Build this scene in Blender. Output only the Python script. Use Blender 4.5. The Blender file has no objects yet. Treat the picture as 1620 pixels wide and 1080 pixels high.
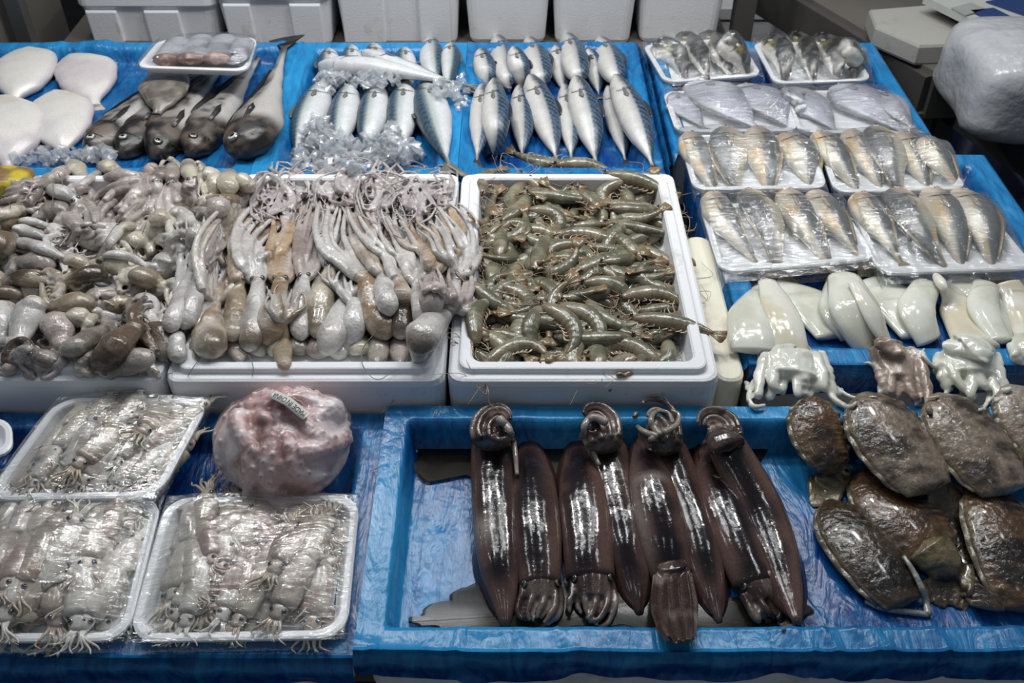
import bpy, math, random
import numpy as np
from mathutils import Vector, kdtree

random.seed(7); rng = np.random.default_rng(7)
scn = bpy.context.scene
COL = scn.collection
def lin(r, g, b):
    f = lambda c: (c/255/12.92 if c/255 <= .04045 else ((c/255+.055)/1.055)**2.4)
    return (f(r), f(g), f(b))

# ------------------------------------------------------------------ camera
FPX = 1575.0; PITCH = math.radians(41); CH = 1.90
cam = bpy.data.cameras.new('camera'); camo = bpy.data.objects.new('camera', cam); COL.objects.link(camo)
camo.location = (0, 0, CH); camo.rotation_euler = (math.radians(90)-PITCH, 0, 0)
cam.sensor_width = 36; cam.lens = 36*FPX/1620; cam.clip_start = .02; cam.clip_end = 60
cam.dof.use_dof = True; cam.dof.focus_distance = 1.45; cam.dof.aperture_fstop = 9.0
scn.camera = camo
# ------------------------------------------------------------------ light
scn.view_settings.view_transform = 'Standard'; scn.view_settings.look = 'None'
scn.view_settings.gamma = 1; scn.view_settings.exposure = 0.16
w = bpy.data.worlds.new('world'); scn.world = w; w.use_nodes = True
w.node_tree.nodes['Background'].inputs[0].default_value = (.72, .86, 1, 1)
w.node_tree.nodes['Background'].inputs[1].default_value = .13
def area(name, loc, sx, sy, power, color, rot=(0, 0, 0), shape='RECTANGLE'):
    l = bpy.data.lights.new(name, 'AREA'); l.shape = shape; l.size = sx; l.size_y = sy; l.energy = power; l.color = color
    o = bpy.data.objects.new(name, l); COL.objects.link(o); o.location = loc; o.rotation_euler = rot
    return o
LAMPC = (1, .975, .94)
for i, (x, y, z, p) in enumerate([(-.95, 2.0, 2.15, 3.6), (-.35, 1.90, 2.15, 4), (.25, 1.96, 2.15, 4), (.85, 1.88, 2.15, 3.4)]):
    area('stall_lamp', (x, y, z), .10, .10, p, LAMPC, shape='DISK')
for i, (x, y) in enumerate([(-.7, 2.1), (.0, 2.15), (.7, 2.05), (-.35, 1.75), (.4, 1.8)]):
    area('tube_lamp', (x, y, 2.35), .5, .03, 2.4, (.96, .98, 1.0))
for x in (-2.0, -.9, .2, 1.3):
    for y in (.7, 2.0, 3.4): area('hall_lamp', (x+.15*(y > 1), y, 3.3), .16, .16, 2.6 if y > 1 else .6, (.92, .97, 1), shape='DISK')

# ------------------------------------------------------------------ picture <-> place
def raydir(px, py):
    x = (px-810)/FPX; v = (540-py)/FPX
    return np.array([x, math.cos(PITCH)+v*math.sin(PITCH), -math.sin(PITCH)+v*math.cos(PITCH)])
def P(px, py, z):
    d = raydir(px, py); t = (z-CH)/d[2]
    return np.array([d[0]*t, d[1]*t, z])
def depth(px, py, z):
    return (z-CH)/raydir(px, py)[2]
# height field of everything laid down so far
HX0, HX1, HY0, HY1, HR = -1.5, 1.3, .45, 2.6, .004
HNX = int((HX1-HX0)/HR); HNY = int((HY1-HY0)/HR)
HF = np.full((HNX, HNY), .74)
def hi(x, y):
    return (np.clip(((np.asarray(x)-HX0)/HR).astype(int), 0, HNX-1), np.clip(((np.asarray(y)-HY0)/HR).astype(int), 0, HNY-1))
def hf(x, y):
    i, j = hi(x, y); return HF[i, j]
def hbox(x0, x1, y0, y1, z, force=False):
    i0, j0 = hi(x0, y0); i1, j1 = hi(x1, y1)
    if force: HF[i0:i1+1, j0:j1+1] = z
    else: HF[i0:i1+1, j0:j1+1] = np.maximum(HF[i0:i1+1, j0:j1+1], z)
def stamp(V, F=None):
    V = np.asarray(V); pts = [V]
    if F is not None:
        q = [f for f in F if len(f) == 4]
        if q:
            q = np.array(q); pts.append(V[q].mean(1)); pts.append((V[q[:, 0]]+V[q[:, 1]])/2); pts.append((V[q[:, 0]]+V[q[:, 3]])/2)
    A = np.vstack(pts); i, j = hi(A[:, 0], A[:, 1])
    np.maximum.at(HF, (i, j), A[:, 2])
def boxblur(A, k):
    if k < 1: return A
    for ax in (0, 1):
        p = np.pad(A, [(k+1, k) if a == ax else (0, 0) for a in (0, 1)], mode='edge')
        c = np.cumsum(p, ax)
        A = (np.take(c, range(2*k+1, c.shape[ax]), ax)-np.take(c, range(0, c.shape[ax]-2*k-1), ax))/(2*k+1)
    return A
def hit(px, py):
    d = raydir(px, py); z = np.arange(1.15, .6, -.002); t = (z-CH)/d[2]
    h = hf(d[0]*t, d[1]*t); k = np.argmax(h >= z)
    return z[k] if h[k] >= z[k] else .74
def support(x, y, r, q=.75):
    k = max(1, int(r/HR)); i, j = hi(x, y)
    blk = HF[max(0, i-k):i+k+1, max(0, j-k):j+k+1]
    return float(np.quantile(blk, q))
def crom(pts, n):
    p = np.array(pts, float)
    if len(p) == 1: return np.repeat(p, n, 0)
    p = np.vstack([2*p[0]-p[1], p, 2*p[-1]-p[-2]]); m = len(p)-3
    out = []
    for s in np.linspace(0, m, n):
        i = min(int(s), m-1); t = s-i; a, b, c, d = p[i:i+4]
        out.append(.5*(2*b+(c-a)*t+(2*a-5*b+4*c-d)*t*t+(3*b-3*c+d-a)*t**3))
    return np.array(out)
def gsm(a, s):
    a = np.asarray(a, float)
    if s <= 0: return a
    k = int(3*s)+1; w_ = np.exp(-.5*(np.arange(-k, k+1)/s)**2); w_ /= w_.sum()
    if a.ndim == 1:
        return np.convolve(np.pad(a, k, mode='edge'), w_, 'valid')
    return np.stack([gsm(a[:, c], s) for c in range(a.shape[1])], 1)
def lay(pxpts, n, wpx, flat=.7, sink=.25, sm=None, q=.75, zmin=None, lift=0., straight=False):
    """path given as seen in the photograph, laid on what is already there. wpx: widths (array n)"""
    p = crom(pxpts, n); wpx = np.broadcast_to(np.asarray(wpx, float), (n,))
    z = np.array([hit(a, b) for a, b in p])
    for it in range(2):
        X = np.array([P(a, b, zz) for (a, b), zz in zip(p, z)])
        r = np.array([wpx[i]/2*depth(p[i][0], p[i][1], z[i])/FPX for i in range(n)])
        s = np.array([support(X[i][0], X[i][1], max(.004, r[i]*.7), q) for i in range(n)])
        z = s+r*flat*(1-sink)+lift
        if straight:
            c = np.polyfit(np.arange(n), z, 2 if n > 4 else 1); zz = np.polyval(c, np.arange(n)); z = zz+max(0, np.quantile(z-zz, .7))*.6
        else:
            z = gsm(z, n/10 if sm is None else sm)
        if zmin is not None: z = np.maximum(z, zmin)
    X = np.array([P(a, b, zz) for (a, b), zz in zip(p, z)])
    return X, r

# ------------------------------------------------------------------ noise
def _h(i, j, k, s):
    n = (i*374761393+j*668265263+k*2147483647+s*974634777) & 0xffffffff
    n = ((n ^ (n >> 13))*1274126177) & 0xffffffff
    return ((n ^ (n >> 16)) & 0xffff)/65535.
def vn(V, sc=1., seed=0):
    V = np.atleast_2d(np.asarray(V, float))*sc+1000.; I = np.floor(V).astype(np.int64); f = V-I; f = f*f*(3-2*f)
    o = 0
    for a in (0, 1):
        for b in (0, 1):
            for c in (0, 1):
                ww = (f[:, 0] if a else 1-f[:, 0])*(f[:, 1] if b else 1-f[:, 1])*(f[:, 2] if c else 1-f[:, 2])
                o = o+ww*_h(I[:, 0]+a, I[:, 1]+b, I[:, 2]+c, seed)
    return o*2-1
def fbm(V, sc, o=3, seed=0):
    return sum(vn(V, sc*2**k, seed+k)*.55**k for k in range(o))
def mixc(a, b, f):
    f = np.clip(np.asarray(f), 0, 1)[:, None]; return np.asarray(a)*(1-f)+np.asarray(b)*f
def sst(a, b, x):
    t = np.clip((np.asarray(x)-a)/(b-a), 0, 1); return t*t*(3-2*t)

# ------------------------------------------------------------------ meshes and things
def thing(name, label, cat, loc=(0, 0, 0), group=None):
    o = bpy.data.objects.new(name, None); COL.objects.link(o); o.empty_display_size = .02
    o.location = tuple(float(c) for c in loc); tag(o, label, cat, group); return o
def tag(o, label=None, cat=None, group=None, kind=None):
    if label: o['label'] = label
    if cat: o['category'] = cat
    if group: o['group'] = group
    if kind: o['kind'] = kind
    return o
def mesh(name, V, F, mats, parent=None, col=None, smooth=True, midx=None, loc=None):
    V = np.asarray(V, float)
    if loc is not None: org = np.array(loc, float)
    elif parent is not None:
        org = np.array(parent.location); pp = parent.parent
        while pp: org = org+np.array(pp.location); pp = pp.parent
    else: org = np.array([V[:, 0].mean(), V[:, 1].mean(), V[:, 2].min()])
    me = bpy.data.meshes.new(name); me.from_pydata((V-org).tolist(), [], [list(map(int, f)) for f in F]); me.validate()
    for m in (mats if isinstance(mats, (list, tuple)) else [mats]): me.materials.append(m)
    if col is not None and len(me.vertices) == len(V):
        a = me.color_attributes.new('Col', 'FLOAT_COLOR', 'POINT')
        c = np.ones((len(V), 4)); c[:, :3] = col; a.data.foreach_set('color', c.ravel())
    if smooth: me.polygons.foreach_set('use_smooth', [True]*len(me.polygons))
    if midx is not None and len(me.polygons) == len(midx): me.polygons.foreach_set('material_index', list(midx))
    me.update()
    o = bpy.data.objects.new(name, me); COL.objects.link(o)
    if parent is not None: o.parent = parent
    else: o.location = org.tolist()
    return o
def join(parts):
    V = []; F = []; C = []; n = 0
    for p in parts:
        V.append(p[0]); F += [[i+n for i in f] for f in p[1]]; n += len(p[0])
        if len(p) > 2: C.append(p[2])
    return np.vstack(V), F, (np.vstack(C) if len(C) == len(parts) else None)
def norm(a): return a/np.maximum(np.linalg.norm(a, axis=-1, keepdims=True), 1e-9)
def frames(X, up=(0, 0, 1)):
    T = norm(np.gradient(X, axis=0)); S = norm(np.cross(T, np.asarray(up, float))); U = norm(np.cross(S, T)); return T, S, U
def loft(X, rx, rz, M=16, up=(0, 0, 1), S=None, U=None, rzb=None, colf=None):
    X = np.asarray(X, float); n = len(X)
    rx = np.broadcast_to(rx, (n,)); rz = np.broadcast_to(rz, (n,)); rzb = rz if rzb is None else np.broadcast_to(rzb, (n,))
    T, S_, U_ = frames(X, up); S = S_ if S is None else S; U = U_ if U is None else U
    th = np.arange(M)*2*math.pi/M; c = np.cos(th); s = np.sin(th)
    zz = np.where(s[None, :] > 0, rz[:, None], rzb[:, None])
    V = X[:, None, :]+S[:, None, :]*(rx[:, None]*c)[:, :, None]+U[:, None, :]*(zz*s)[:, :, None]
    V = V.reshape(-1, 3); F = []
    for i in range(n-1):
        for j in range(M):
            k = (j+1) % M; F.append((i*M+j, i*M+k, (i+1)*M+k, (i+1)*M+j))
    V = np.vstack([V, X[0]-T[0]*rz[0]*.4, X[-1]+T[-1]*rz[-1]*.4])
    for j in range(M):
        k = (j+1) % M; F.append((n*M, k, j)); F.append((n*M+1, (n-1)*M+j, (n-1)*M+k))
    t = np.concatenate([np.repeat(np.linspace(0, 1, n), M), [0, 1]]); tt = np.concatenate([np.tile(th, n), [0, 0]])
    if colf is None: return V, F
    return V, F, colf(t, tt, V)
def fuse(parts, vox=.003, sm=3):
    V, F, C = join(parts)
    me = bpy.data.meshes.new('t'); me.from_pydata(V.tolist(), [], [list(map(int, f)) for f in F])
    o = bpy.data.objects.new('t', me); COL.objects.link(o)
    m = o.modifiers.new('r', 'REMESH'); m.mode = 'VOXEL'; m.voxel_size = vox
    if sm: s = o.modifiers.new('s', 'SMOOTH'); s.iterations = sm; s.factor = .5
    dg = bpy.context.evaluated_depsgraph_get(); e = o.evaluated_get(dg).to_mesh()
    n = len(e.vertices); W = np.empty(n*3); e.vertices.foreach_get('co', W); W = W.reshape(-1, 3)
    G = [tuple(p.vertices) for p in e.polygons]
    o.evaluated_get(dg).to_mesh_clear(); bpy.data.objects.remove(o); bpy.data.meshes.remove(me)
    kd = kdtree.KDTree(len(V))
    for i, v in enumerate(V): kd.insert(v, i)
    kd.balance(); Cn = np.empty((n, 3))
    for i in range(n):
        r = kd.find_n(W[i], 3); Cn[i] = C[[a[1] for a in r]].mean(0)
    return W, G, Cn
def grid_faces(n, m):
    return [(i*m+j, i*m+j+1, (i+1)*m+j+1, (i+1)*m+j) for i in range(n-1) for j in range(m-1)]
def boxv(x0, x1, y0, y1, z0, z1):
    V = np.array([(x, y, z) for z in (z0, z1) for y in (y0, y1) for x in (x0, x1)], float)
    return V, [(0, 2, 3, 1), (4, 5, 7, 6), (0, 1, 5, 4), (2, 6, 7, 3), (0, 4, 6, 2), (1, 3, 7, 5)]
def rrect(x0, x1, y0, y1, r, k=5):
    pts = []
    for cx, cy, a0 in ((x1-r, y1-r, 0), (x0+r, y1-r, 90), (x0+r, y0+r, 180), (x1-r, y0+r, 270)):
        for a in np.linspace(a0, a0+90, k): pts.append((cx+r*math.cos(math.radians(a)), cy+r*math.sin(math.radians(a))))
    return np.array(pts)
def rings(rs, closeA=True, closeB=True):
    """rs: list of (loop(k,2), z) joined in order"""
    k = len(rs[0][0]); V = np.vstack([np.column_stack([l, np.broadcast_to(z, (k,))]) for l, z in rs]); F = []
    for i in range(len(rs)-1):
        for j in range(k): F.append((i*k+j, i*k+(j+1) % k, (i+1)*k+(j+1) % k, (i+1)*k+j))
    if closeA: F.append(tuple(range(k))[::-1])
    if closeB: F.append(tuple((len(rs)-1)*k+j for j in range(k)))
    return V, F

# ------------------------------------------------------------------ materials
def newmat(name):
    m = bpy.data.materials.new(name); m.use_nodes = True; nt = m.node_tree; return m, nt, nt.nodes['Principled BSDF']
def N(nt, typ, **kw):
    n = nt.nodes.new(typ)
    for k, v in kw.items():
        if k in n.inputs: n.inputs[k].default_value = v
        else: setattr(n, k, v)
    return n
def noise_bump(nt, b, scale, strength, dist=.002, detail=4, stretch=None, extra=None):
    tc = N(nt, 'ShaderNodeTexCoord'); src = tc.outputs['Object']
    if stretch:
        mp = N(nt, 'ShaderNodeMapping'); mp.inputs['Scale'].default_value = stretch; nt.links.new(src, mp.inputs[0]); src = mp.outputs[0]
    nz = N(nt, 'ShaderNodeTexNoise', Scale=scale, Detail=detail); nt.links.new(src, nz.inputs['Vector'])
    bp = N(nt, 'ShaderNodeBump', Strength=strength, Distance=dist); nt.links.new(nz.outputs[0], bp.inputs['Height'])
    nt.links.new(bp.outputs[0], b.inputs['Normal']); return tc, nz, bp
def flesh(name, rough=.22, sss=0., scale=90, strength=.35, speck=None, speck_scale=300, metallic=0., spec=.5, dist=.0015, coat=.0, sscale=.01, rough_var=.0):
    m, nt, b = newmat(name)
    at = N(nt, 'ShaderNodeAttribute', attribute_name='Col'); tc, nz, bp = noise_bump(nt, b, scale, strength, dist)
    mx = N(nt, 'ShaderNodeMix', data_type='RGBA', blend_type='MULTIPLY'); mx.inputs[0].default_value = .5
    n2 = N(nt, 'ShaderNodeTexNoise', Scale=speck_scale, Detail=3); nt.links.new(tc.outputs['Object'], n2.inputs['Vector'])
    rp = N(nt, 'ShaderNodeValToRGB'); rp.color_ramp.elements[0].position = .35; rp.color_ramp.elements[1].position = .6
    rp.color_ramp.elements[0].color = (*(speck or (.6, .56, .52)), 1); rp.color_ramp.elements[1].color = (1, 1, 1, 1)
    nt.links.new(n2.outputs[0], rp.inputs[0]); nt.links.new(at.outputs['Color'], mx.inputs['A']); nt.links.new(rp.outputs[0], mx.inputs['B'])
    nt.links.new(mx.outputs['Result'], b.inputs['Base Color'])
    b.inputs['Roughness'].default_value = rough; b.inputs['Metallic'].default_value = metallic; b.inputs['Specular IOR Level'].default_value = spec
    if sss: b.inputs['Subsurface Weight'].default_value = sss; b.inputs['Subsurface Radius'].default_value = (1, .6, .4); b.inputs['Subsurface Scale'].default_value = sscale
    if coat: b.inputs['Coat Weight'].default_value = coat; b.inputs['Coat Roughness'].default_value = .08
    return m
def plain(name, c, rough=.5, scale=200, strength=.1, var=.15, metallic=0., dist=.001, nscale=12, spec=.5):
    m, nt, b = newmat(name); tc, nz, bp = noise_bump(nt, b, scale, strength, dist)
    n2 = N(nt, 'ShaderNodeTexNoise', Scale=nscale, Detail=5); nt.links.new(tc.outputs['Object'], n2.inputs['Vector'])
    rp = N(nt, 'ShaderNodeValToRGB'); rp.color_ramp.elements[0].position = .3; rp.color_ramp.elements[1].position = .65
    rp.color_ramp.elements[0].color = (*[x*(1-var) for x in c], 1); rp.color_ramp.elements[1].color = (*c, 1)
    nt.links.new(n2.outputs[0], rp.inputs[0]); nt.links.new(rp.outputs[0], b.inputs['Base Color'])
    b.inputs['Roughness'].default_value = rough; b.inputs['Metallic'].default_value = metallic; b.inputs['Specular IOR Level'].default_value = spec
    return m
def foam_mat(name, c, dirt=.35):
    m, nt, b = newmat(name); tc = N(nt, 'ShaderNodeTexCoord')
    vo = N(nt, 'ShaderNodeTexVoronoi', Scale=260); nt.links.new(tc.outputs['Object'], vo.inputs['Vector'])
    bp = N(nt, 'ShaderNodeBump', Strength=.25, Distance=.0012); nt.links.new(vo.outputs['Distance'], bp.inputs['Height']); nt.links.new(bp.outputs[0], b.inputs['Normal'])
    nz = N(nt, 'ShaderNodeTexNoise', Scale=9, Detail=8, Roughness=.7); nt.links.new(tc.outputs['Object'], nz.inputs['Vector'])
    rp = N(nt, 'ShaderNodeValToRGB'); e = rp.color_ramp.elements; e[0].position = .28; e[1].position = .42
    e[0].color = (c[0]*(1-dirt), c[1]*(1-dirt*1.15), c[2]*(1-dirt*1.4), 1); e[1].color = (*c, 1)
    nt.links.new(nz.outputs[0], rp.inputs[0]); nt.links.new(rp.outputs[0], b.inputs['Base Color']); b.inputs['Roughness'].default_value = .55
    return m
def film_mat(name, deep, light, rough=.2):
    m, nt, b = newmat(name); tc = N(nt, 'ShaderNodeTexCoord'); at = N(nt, 'ShaderNodeAttribute', attribute_name='Col')
    mp = N(nt, 'ShaderNodeMapping'); mp.inputs['Scale'].default_value = (2.2, .55, 1); mp.inputs['Rotation'].default_value = (0, 0, 1.05); nt.links.new(tc.outputs['Object'], mp.inputs[0])
    nz = N(nt, 'ShaderNodeTexNoise', Scale=9, Detail=6, Roughness=.5, Distortion=3.2); nt.links.new(mp.outputs[0], nz.inputs['Vector'])
    vo = N(nt, 'ShaderNodeTexVoronoi', Scale=11, feature='DISTANCE_TO_EDGE'); 
    dn = N(nt, 'ShaderNodeTexNoise', Scale=16, Detail=3); nt.links.new(tc.outputs['Object'], dn.inputs['Vector'])
    mv = N(nt, 'ShaderNodeMix', data_type='RGBA', blend_type='LINEAR_LIGHT'); mv.inputs[0].default_value = .12
    nt.links.new(mp.outputs[0], mv.inputs['A']); nt.links.new(dn.outputs['Color'], mv.inputs['B']); nt.links.new(mv.outputs['Result'], vo.inputs['Vector'])
    ad = N(nt, 'ShaderNodeMath', operation='ADD'); ml = N(nt, 'ShaderNodeMath', operation='MULTIPLY'); ml.inputs[1].default_value = .35
    nt.links.new(vo.outputs['Distance'], ml.inputs[0]); nt.links.new(nz.outputs[0], ad.inputs[0]); nt.links.new(ml.outputs[0], ad.inputs[1])
    bp = N(nt, 'ShaderNodeBump', Strength=.32, Distance=.014); nt.links.new(ad.outputs[0], bp.inputs['Height']); nt.links.new(bp.outputs[0], b.inputs['Normal'])
    n2 = N(nt, 'ShaderNodeTexNoise', Scale=14, Detail=6, Distortion=2); nt.links.new(mp.outputs[0], n2.inputs['Vector'])
    a2 = N(nt, 'ShaderNodeMath', operation='MULTIPLY_ADD'); a2.inputs[1].default_value = 1.3; a2.inputs[2].default_value = -.65
    nt.links.new(n2.outputs[0], a2.inputs[0]); a3 = N(nt, 'ShaderNodeMath', operation='ADD', use_clamp=True); nt.links.new(a2.outputs[0], a3.inputs[0]); nt.links.new(at.outputs['Fac'], a3.inputs[1])
    mx = N(nt, 'ShaderNodeMix', data_type='RGBA'); mx.inputs['A'].default_value = (*deep, 1); mx.inputs['B'].default_value = (*light, 1)
    nt.links.new(a3.outputs[0], mx.inputs[0]); nt.links.new(mx.outputs['Result'], b.inputs['Base Color'])
    b.inputs['Roughness'].default_value = rough+.04; b.inputs['Specular IOR Level'].default_value = .42
    return m
def cling_mat(name, amount=.10, bump=1., tint=(1, 1, 1), streak=(1, 3, 1)):
    m, nt, b = newmat(name); nt.nodes.remove(b); out = nt.nodes['Material Output']
    tc = N(nt, 'ShaderNodeTexCoord'); mp = N(nt, 'ShaderNodeMapping'); mp.inputs['Scale'].default_value = streak; mp.inputs['Rotation'].default_value = (0, 0, .25); nt.links.new(tc.outputs['Object'], mp.inputs[0])
    nz = N(nt, 'ShaderNodeTexNoise', Scale=30, Detail=4, Distortion=.8); nt.links.new(mp.outputs[0], nz.inputs['Vector'])
    bp = N(nt, 'ShaderNodeBump', Strength=bump, Distance=.004); nt.links.new(nz.outputs[0], bp.inputs['Height'])
    gl = N(nt, 'ShaderNodeBsdfGlossy', Roughness=.12); gl.inputs['Color'].default_value = (1, 1, 1, 1); nt.links.new(bp.outputs[0], gl.inputs['Normal'])
    tr = N(nt, 'ShaderNodeBsdfTransparent'); tr.inputs[0].default_value = (*tint, 1)
    fr = N(nt, 'ShaderNodeFresnel', IOR=1.45); nt.links.new(bp.outputs[0], fr.inputs['Normal'])
    ml = N(nt, 'ShaderNodeMath', operation='MULTIPLY_ADD', use_clamp=True); ml.inputs[1].default_value = .34; ml.inputs[2].default_value = amount; nt.links.new(fr.outputs[0], ml.inputs[0])
    mx = N(nt, 'ShaderNodeMixShader'); nt.links.new(ml.outputs[0], mx.inputs[0]); nt.links.new(tr.outputs[0], mx.inputs[1]); nt.links.new(gl.outputs[0], mx.inputs[2])
    df = N(nt, 'ShaderNodeBsdfDiffuse'); df.inputs[0].default_value = (.8, .82, .84, 1); m2 = N(nt, 'ShaderNodeMixShader'); m2.inputs[0].default_value = .012
    nt.links.new(mx.outputs[0], m2.inputs[1]); nt.links.new(df.outputs[0], m2.inputs[2]); nt.links.new(m2.outputs[0], out.inputs['Surface'])
    return m
M_FOAM = foam_mat('styrofoam', lin(228, 229, 232)); M_FOAMD = foam_mat('soiled_styrofoam', lin(196, 197, 198), .3)
M_TRAY = plain('foam_tray_white', lin(232, 234, 236), .35, 500, .1, .03)
M_FILM = film_mat('blue_plastic_film', lin(3, 56, 122), lin(44, 142, 198))
M_CLING = cling_mat('cling_film', .035, 1.0)
M_STEEL = plain('dark_grey_steel', lin(78, 76, 74), .5, 60, .1, .3, nscale=5)
M_STEELB = plain('brown_grey_steel', lin(104, 99, 93), .5, 60, .1, .25, nscale=5)
M_DARK = plain('wet_dark_floor', lin(34, 33, 33), .35, 30, .2, .4)
M_FISH = flesh('fish_skin', .36, 0, 260, .3, (.7, .7, .7), 420, .05, .6, .001)
M_SLIME = flesh('wet_octopus_skin', .15, .15, 110, .95, (.72, .68, .62), 260, 0, .5, .0022, .3, .012)
M_SQUID = flesh('wet_squid_skin', .13, 0, 55, .3, (.62, .58, .56), 300, 0, .45, .003, .15)
M_CUT = flesh('cuttlefish_skin', .16, 0, 90, .8, (.35, .32, .28), 120, 0, .55, .004, .3)
M_WHITE = flesh('white_cuttlefish_flesh', .14, .35, 45, .25, (.93, .92, .88), 120, 0, .5, .002, .3, .015)
M_PRAWN = flesh('prawn_shell', .2, .1, 160, .55, (.62, .6, .55), 500, 0, .5, .0015, .25, .006)
M_EYE = flesh('eye', .05, 0, 10, 0, (1, 1, 1), 10, 0, .8, .001, .8)
M_FIN = flesh('fish_fin', .3, 0, 400, .5, (.6, .6, .6), 500, .0, .5, .001)
# ------------------------------------------------------------------ the setting
def struct(name, V, F, m, smooth=False):
    o = mesh(name, V, F, m, smooth=smooth); o['kind'] = 'structure'; return o
struct('floor', *boxv(-3.5, 4.5, -.6, 6.5, -.05, 0), M_DARK)
M_WALL = plain('dim_grey_wall', lin(92, 90, 88), .7, 20, .1, .3)
struct('wall_back', *boxv(-3.5, 4.5, 6.45, 6.55, 0, 3.2), M_WALL)
# ------------------------------------------------------------------ stall
def slab(name, label, cat, b, m, legs, leg_m, lw=.05):
    x0, x1, y0, y1, z0, z1 = b
    t = thing(name, label, cat, ((x0+x1)/2, (y0+y1)/2, 0))
    top = rrect(x0, x1, y0, y1, .01, 3); tin = rrect(x0+.004, x1-.004, y0+.004, y1-.004, .008, 3)
    mesh('table_top', *rings([(tin, z0), (top, z0+.004), (top, z1-.004), (tin, z1)]), m, t, smooth=False)
    for (x, y) in legs: mesh('leg', *boxv(x-lw/2, x+lw/2, y-lw/2, y+lw/2, 0, z0), leg_m, t, smooth=False)
    return t
st = slab('market_stall_table', 'long dark steel stall table under the whole seafood display', 'table', (-1.42, .93, .70, 2.28, .69, .738), M_STEEL,
     [(-1.3, .8), (.85, .8), (-1.3, 2.2), (.8, 2.2)], M_STEEL)
def foam_box(name, label, x0, x1, y0, y1, z0, z1, fl, wall=.036, m=M_FOAM, lip=True, group=None, r=.022):
    R = lambda d, rr: rrect(x0+d, x1-d, y0+d, y1-d, rr, 5)
    lw = wall*.48
    rs = [(R(.012, r), z0), (R(.004, r), z0+.006), (R(0, r), z1-.02), (R(.002, r), z1-.011), (R(.006, r), z1-.009)]
    if lip: rs += [(R(lw-.002, r*.8), z1-.009), (R(lw, r*.8), z1-.007), (R(lw+.001, r*.8), z1-.001), (R(lw+.003, r*.8), z1)]
    rs += [(R(wall-.003, r*.7), z1 if lip else z1-.009), (R(wall, r*.7), z1-.003 if lip else z1-.012), (R(wall+.004, r*.6), fl+.006), (R(wall+.008, r*.6), fl)]
    V, F = rings(rs); n = V.copy()
    V = V+np.column_stack([vn(V, 40, 3), vn(V, 40, 4), vn(V, 40, 5)])*.0012
    o = mesh(name, V, F, m, smooth=False); tag(o, label, 'foam box', group)
    hbox(x0, x1, y0, y1, z1-.009 if lip else z1); hbox(x0+wall, x1-wall, y0+wall, y1-wall, fl, True)
    if lip:
        for (a, b_, c, d) in ((x0+lw, x1-lw, y0+lw, y0+wall), (x0+lw, x1-lw, y1-wall, y1-lw), (x0+lw, x0+wall, y0+lw, y1-lw), (x1-wall, x1-lw, y0+lw, y1-lw)): hbox(a, b_, c, d, z1)
    return o
# the three open boxes of the middle row
foam_box('foam_box', 'white foam box full of tangled octopuses, leftmost of the middle row', -.925, -.518, 1.066, 1.64, .739, .905, .872)
foam_box('foam_box', 'white foam box of combed brown octopuses between the tangle and the prawns', -.514, -.10, 1.066, 1.646, .739, .905, .872)
foam_box('foam_box', 'white foam box heaped with raw grey prawns', -.096, .308, 1.066, 1.646, .739, .905, .862)
# lid beside prawns
M_LID = foam_mat('yellowed_styrofoam', lin(222, 218, 200), .3)
o = mesh('foam_slab', *rings([(rrect(.312, .352, 1.10, 1.475, .018), .739), (rrect(.31, .354, 1.098, 1.477, .02), .745), (rrect(.31, .354, 1.098, 1.477, .02), .865), (rrect(.314, .350, 1.102, 1.473, .018), .868)]), M_LID, smooth=False)
tag(o, 'yellowed foam slab standing along the right side of the prawn box', 'foam slab'); hbox(.31, .354, 1.1, 1.475, .868)
# foam crates under blue film
BX = [
 ('foam crate under blue film, holding three trays of small squid', -1.12, -.197, .655, 1.055, .739, .832, .800),
 ('foam crate under blue film, holding the dark squid and cuttlefish', -.180, 1.02, .655, 1.056, .739, .848, .792),
 ('foam crate under blue film, below the white cuttlefish and the four yellowish fish trays', .372, .945, 1.138, 1.75, .739, .868, .842),
 ('foam crate under blue film, below the striped and silver fish trays', .330, .865, 1.765, 2.28, .739, .868, .842),
 ('foam crate under blue film, below the white flatfish and black-headed cod', -1.34, -.515, 1.672, 2.28, .739, .868, .835),
 ('foam crate under blue film, below the iced mackerel', -.505, -.112, 1.672, 2.28, .739, .868, .838),
 ('foam crate under blue film, below the paired mackerel', -.100, .292, 1.672, 2.28, .739, .868, .838)]
for lb, x0, x1, y0, y1, z0, z1, fl in BX:
    foam_box('lined_foam_crate', lb, x0, x1, y0, y1, z0, z1, fl, .026 if y0 < 1 else .034, M_FOAM, False)
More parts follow.
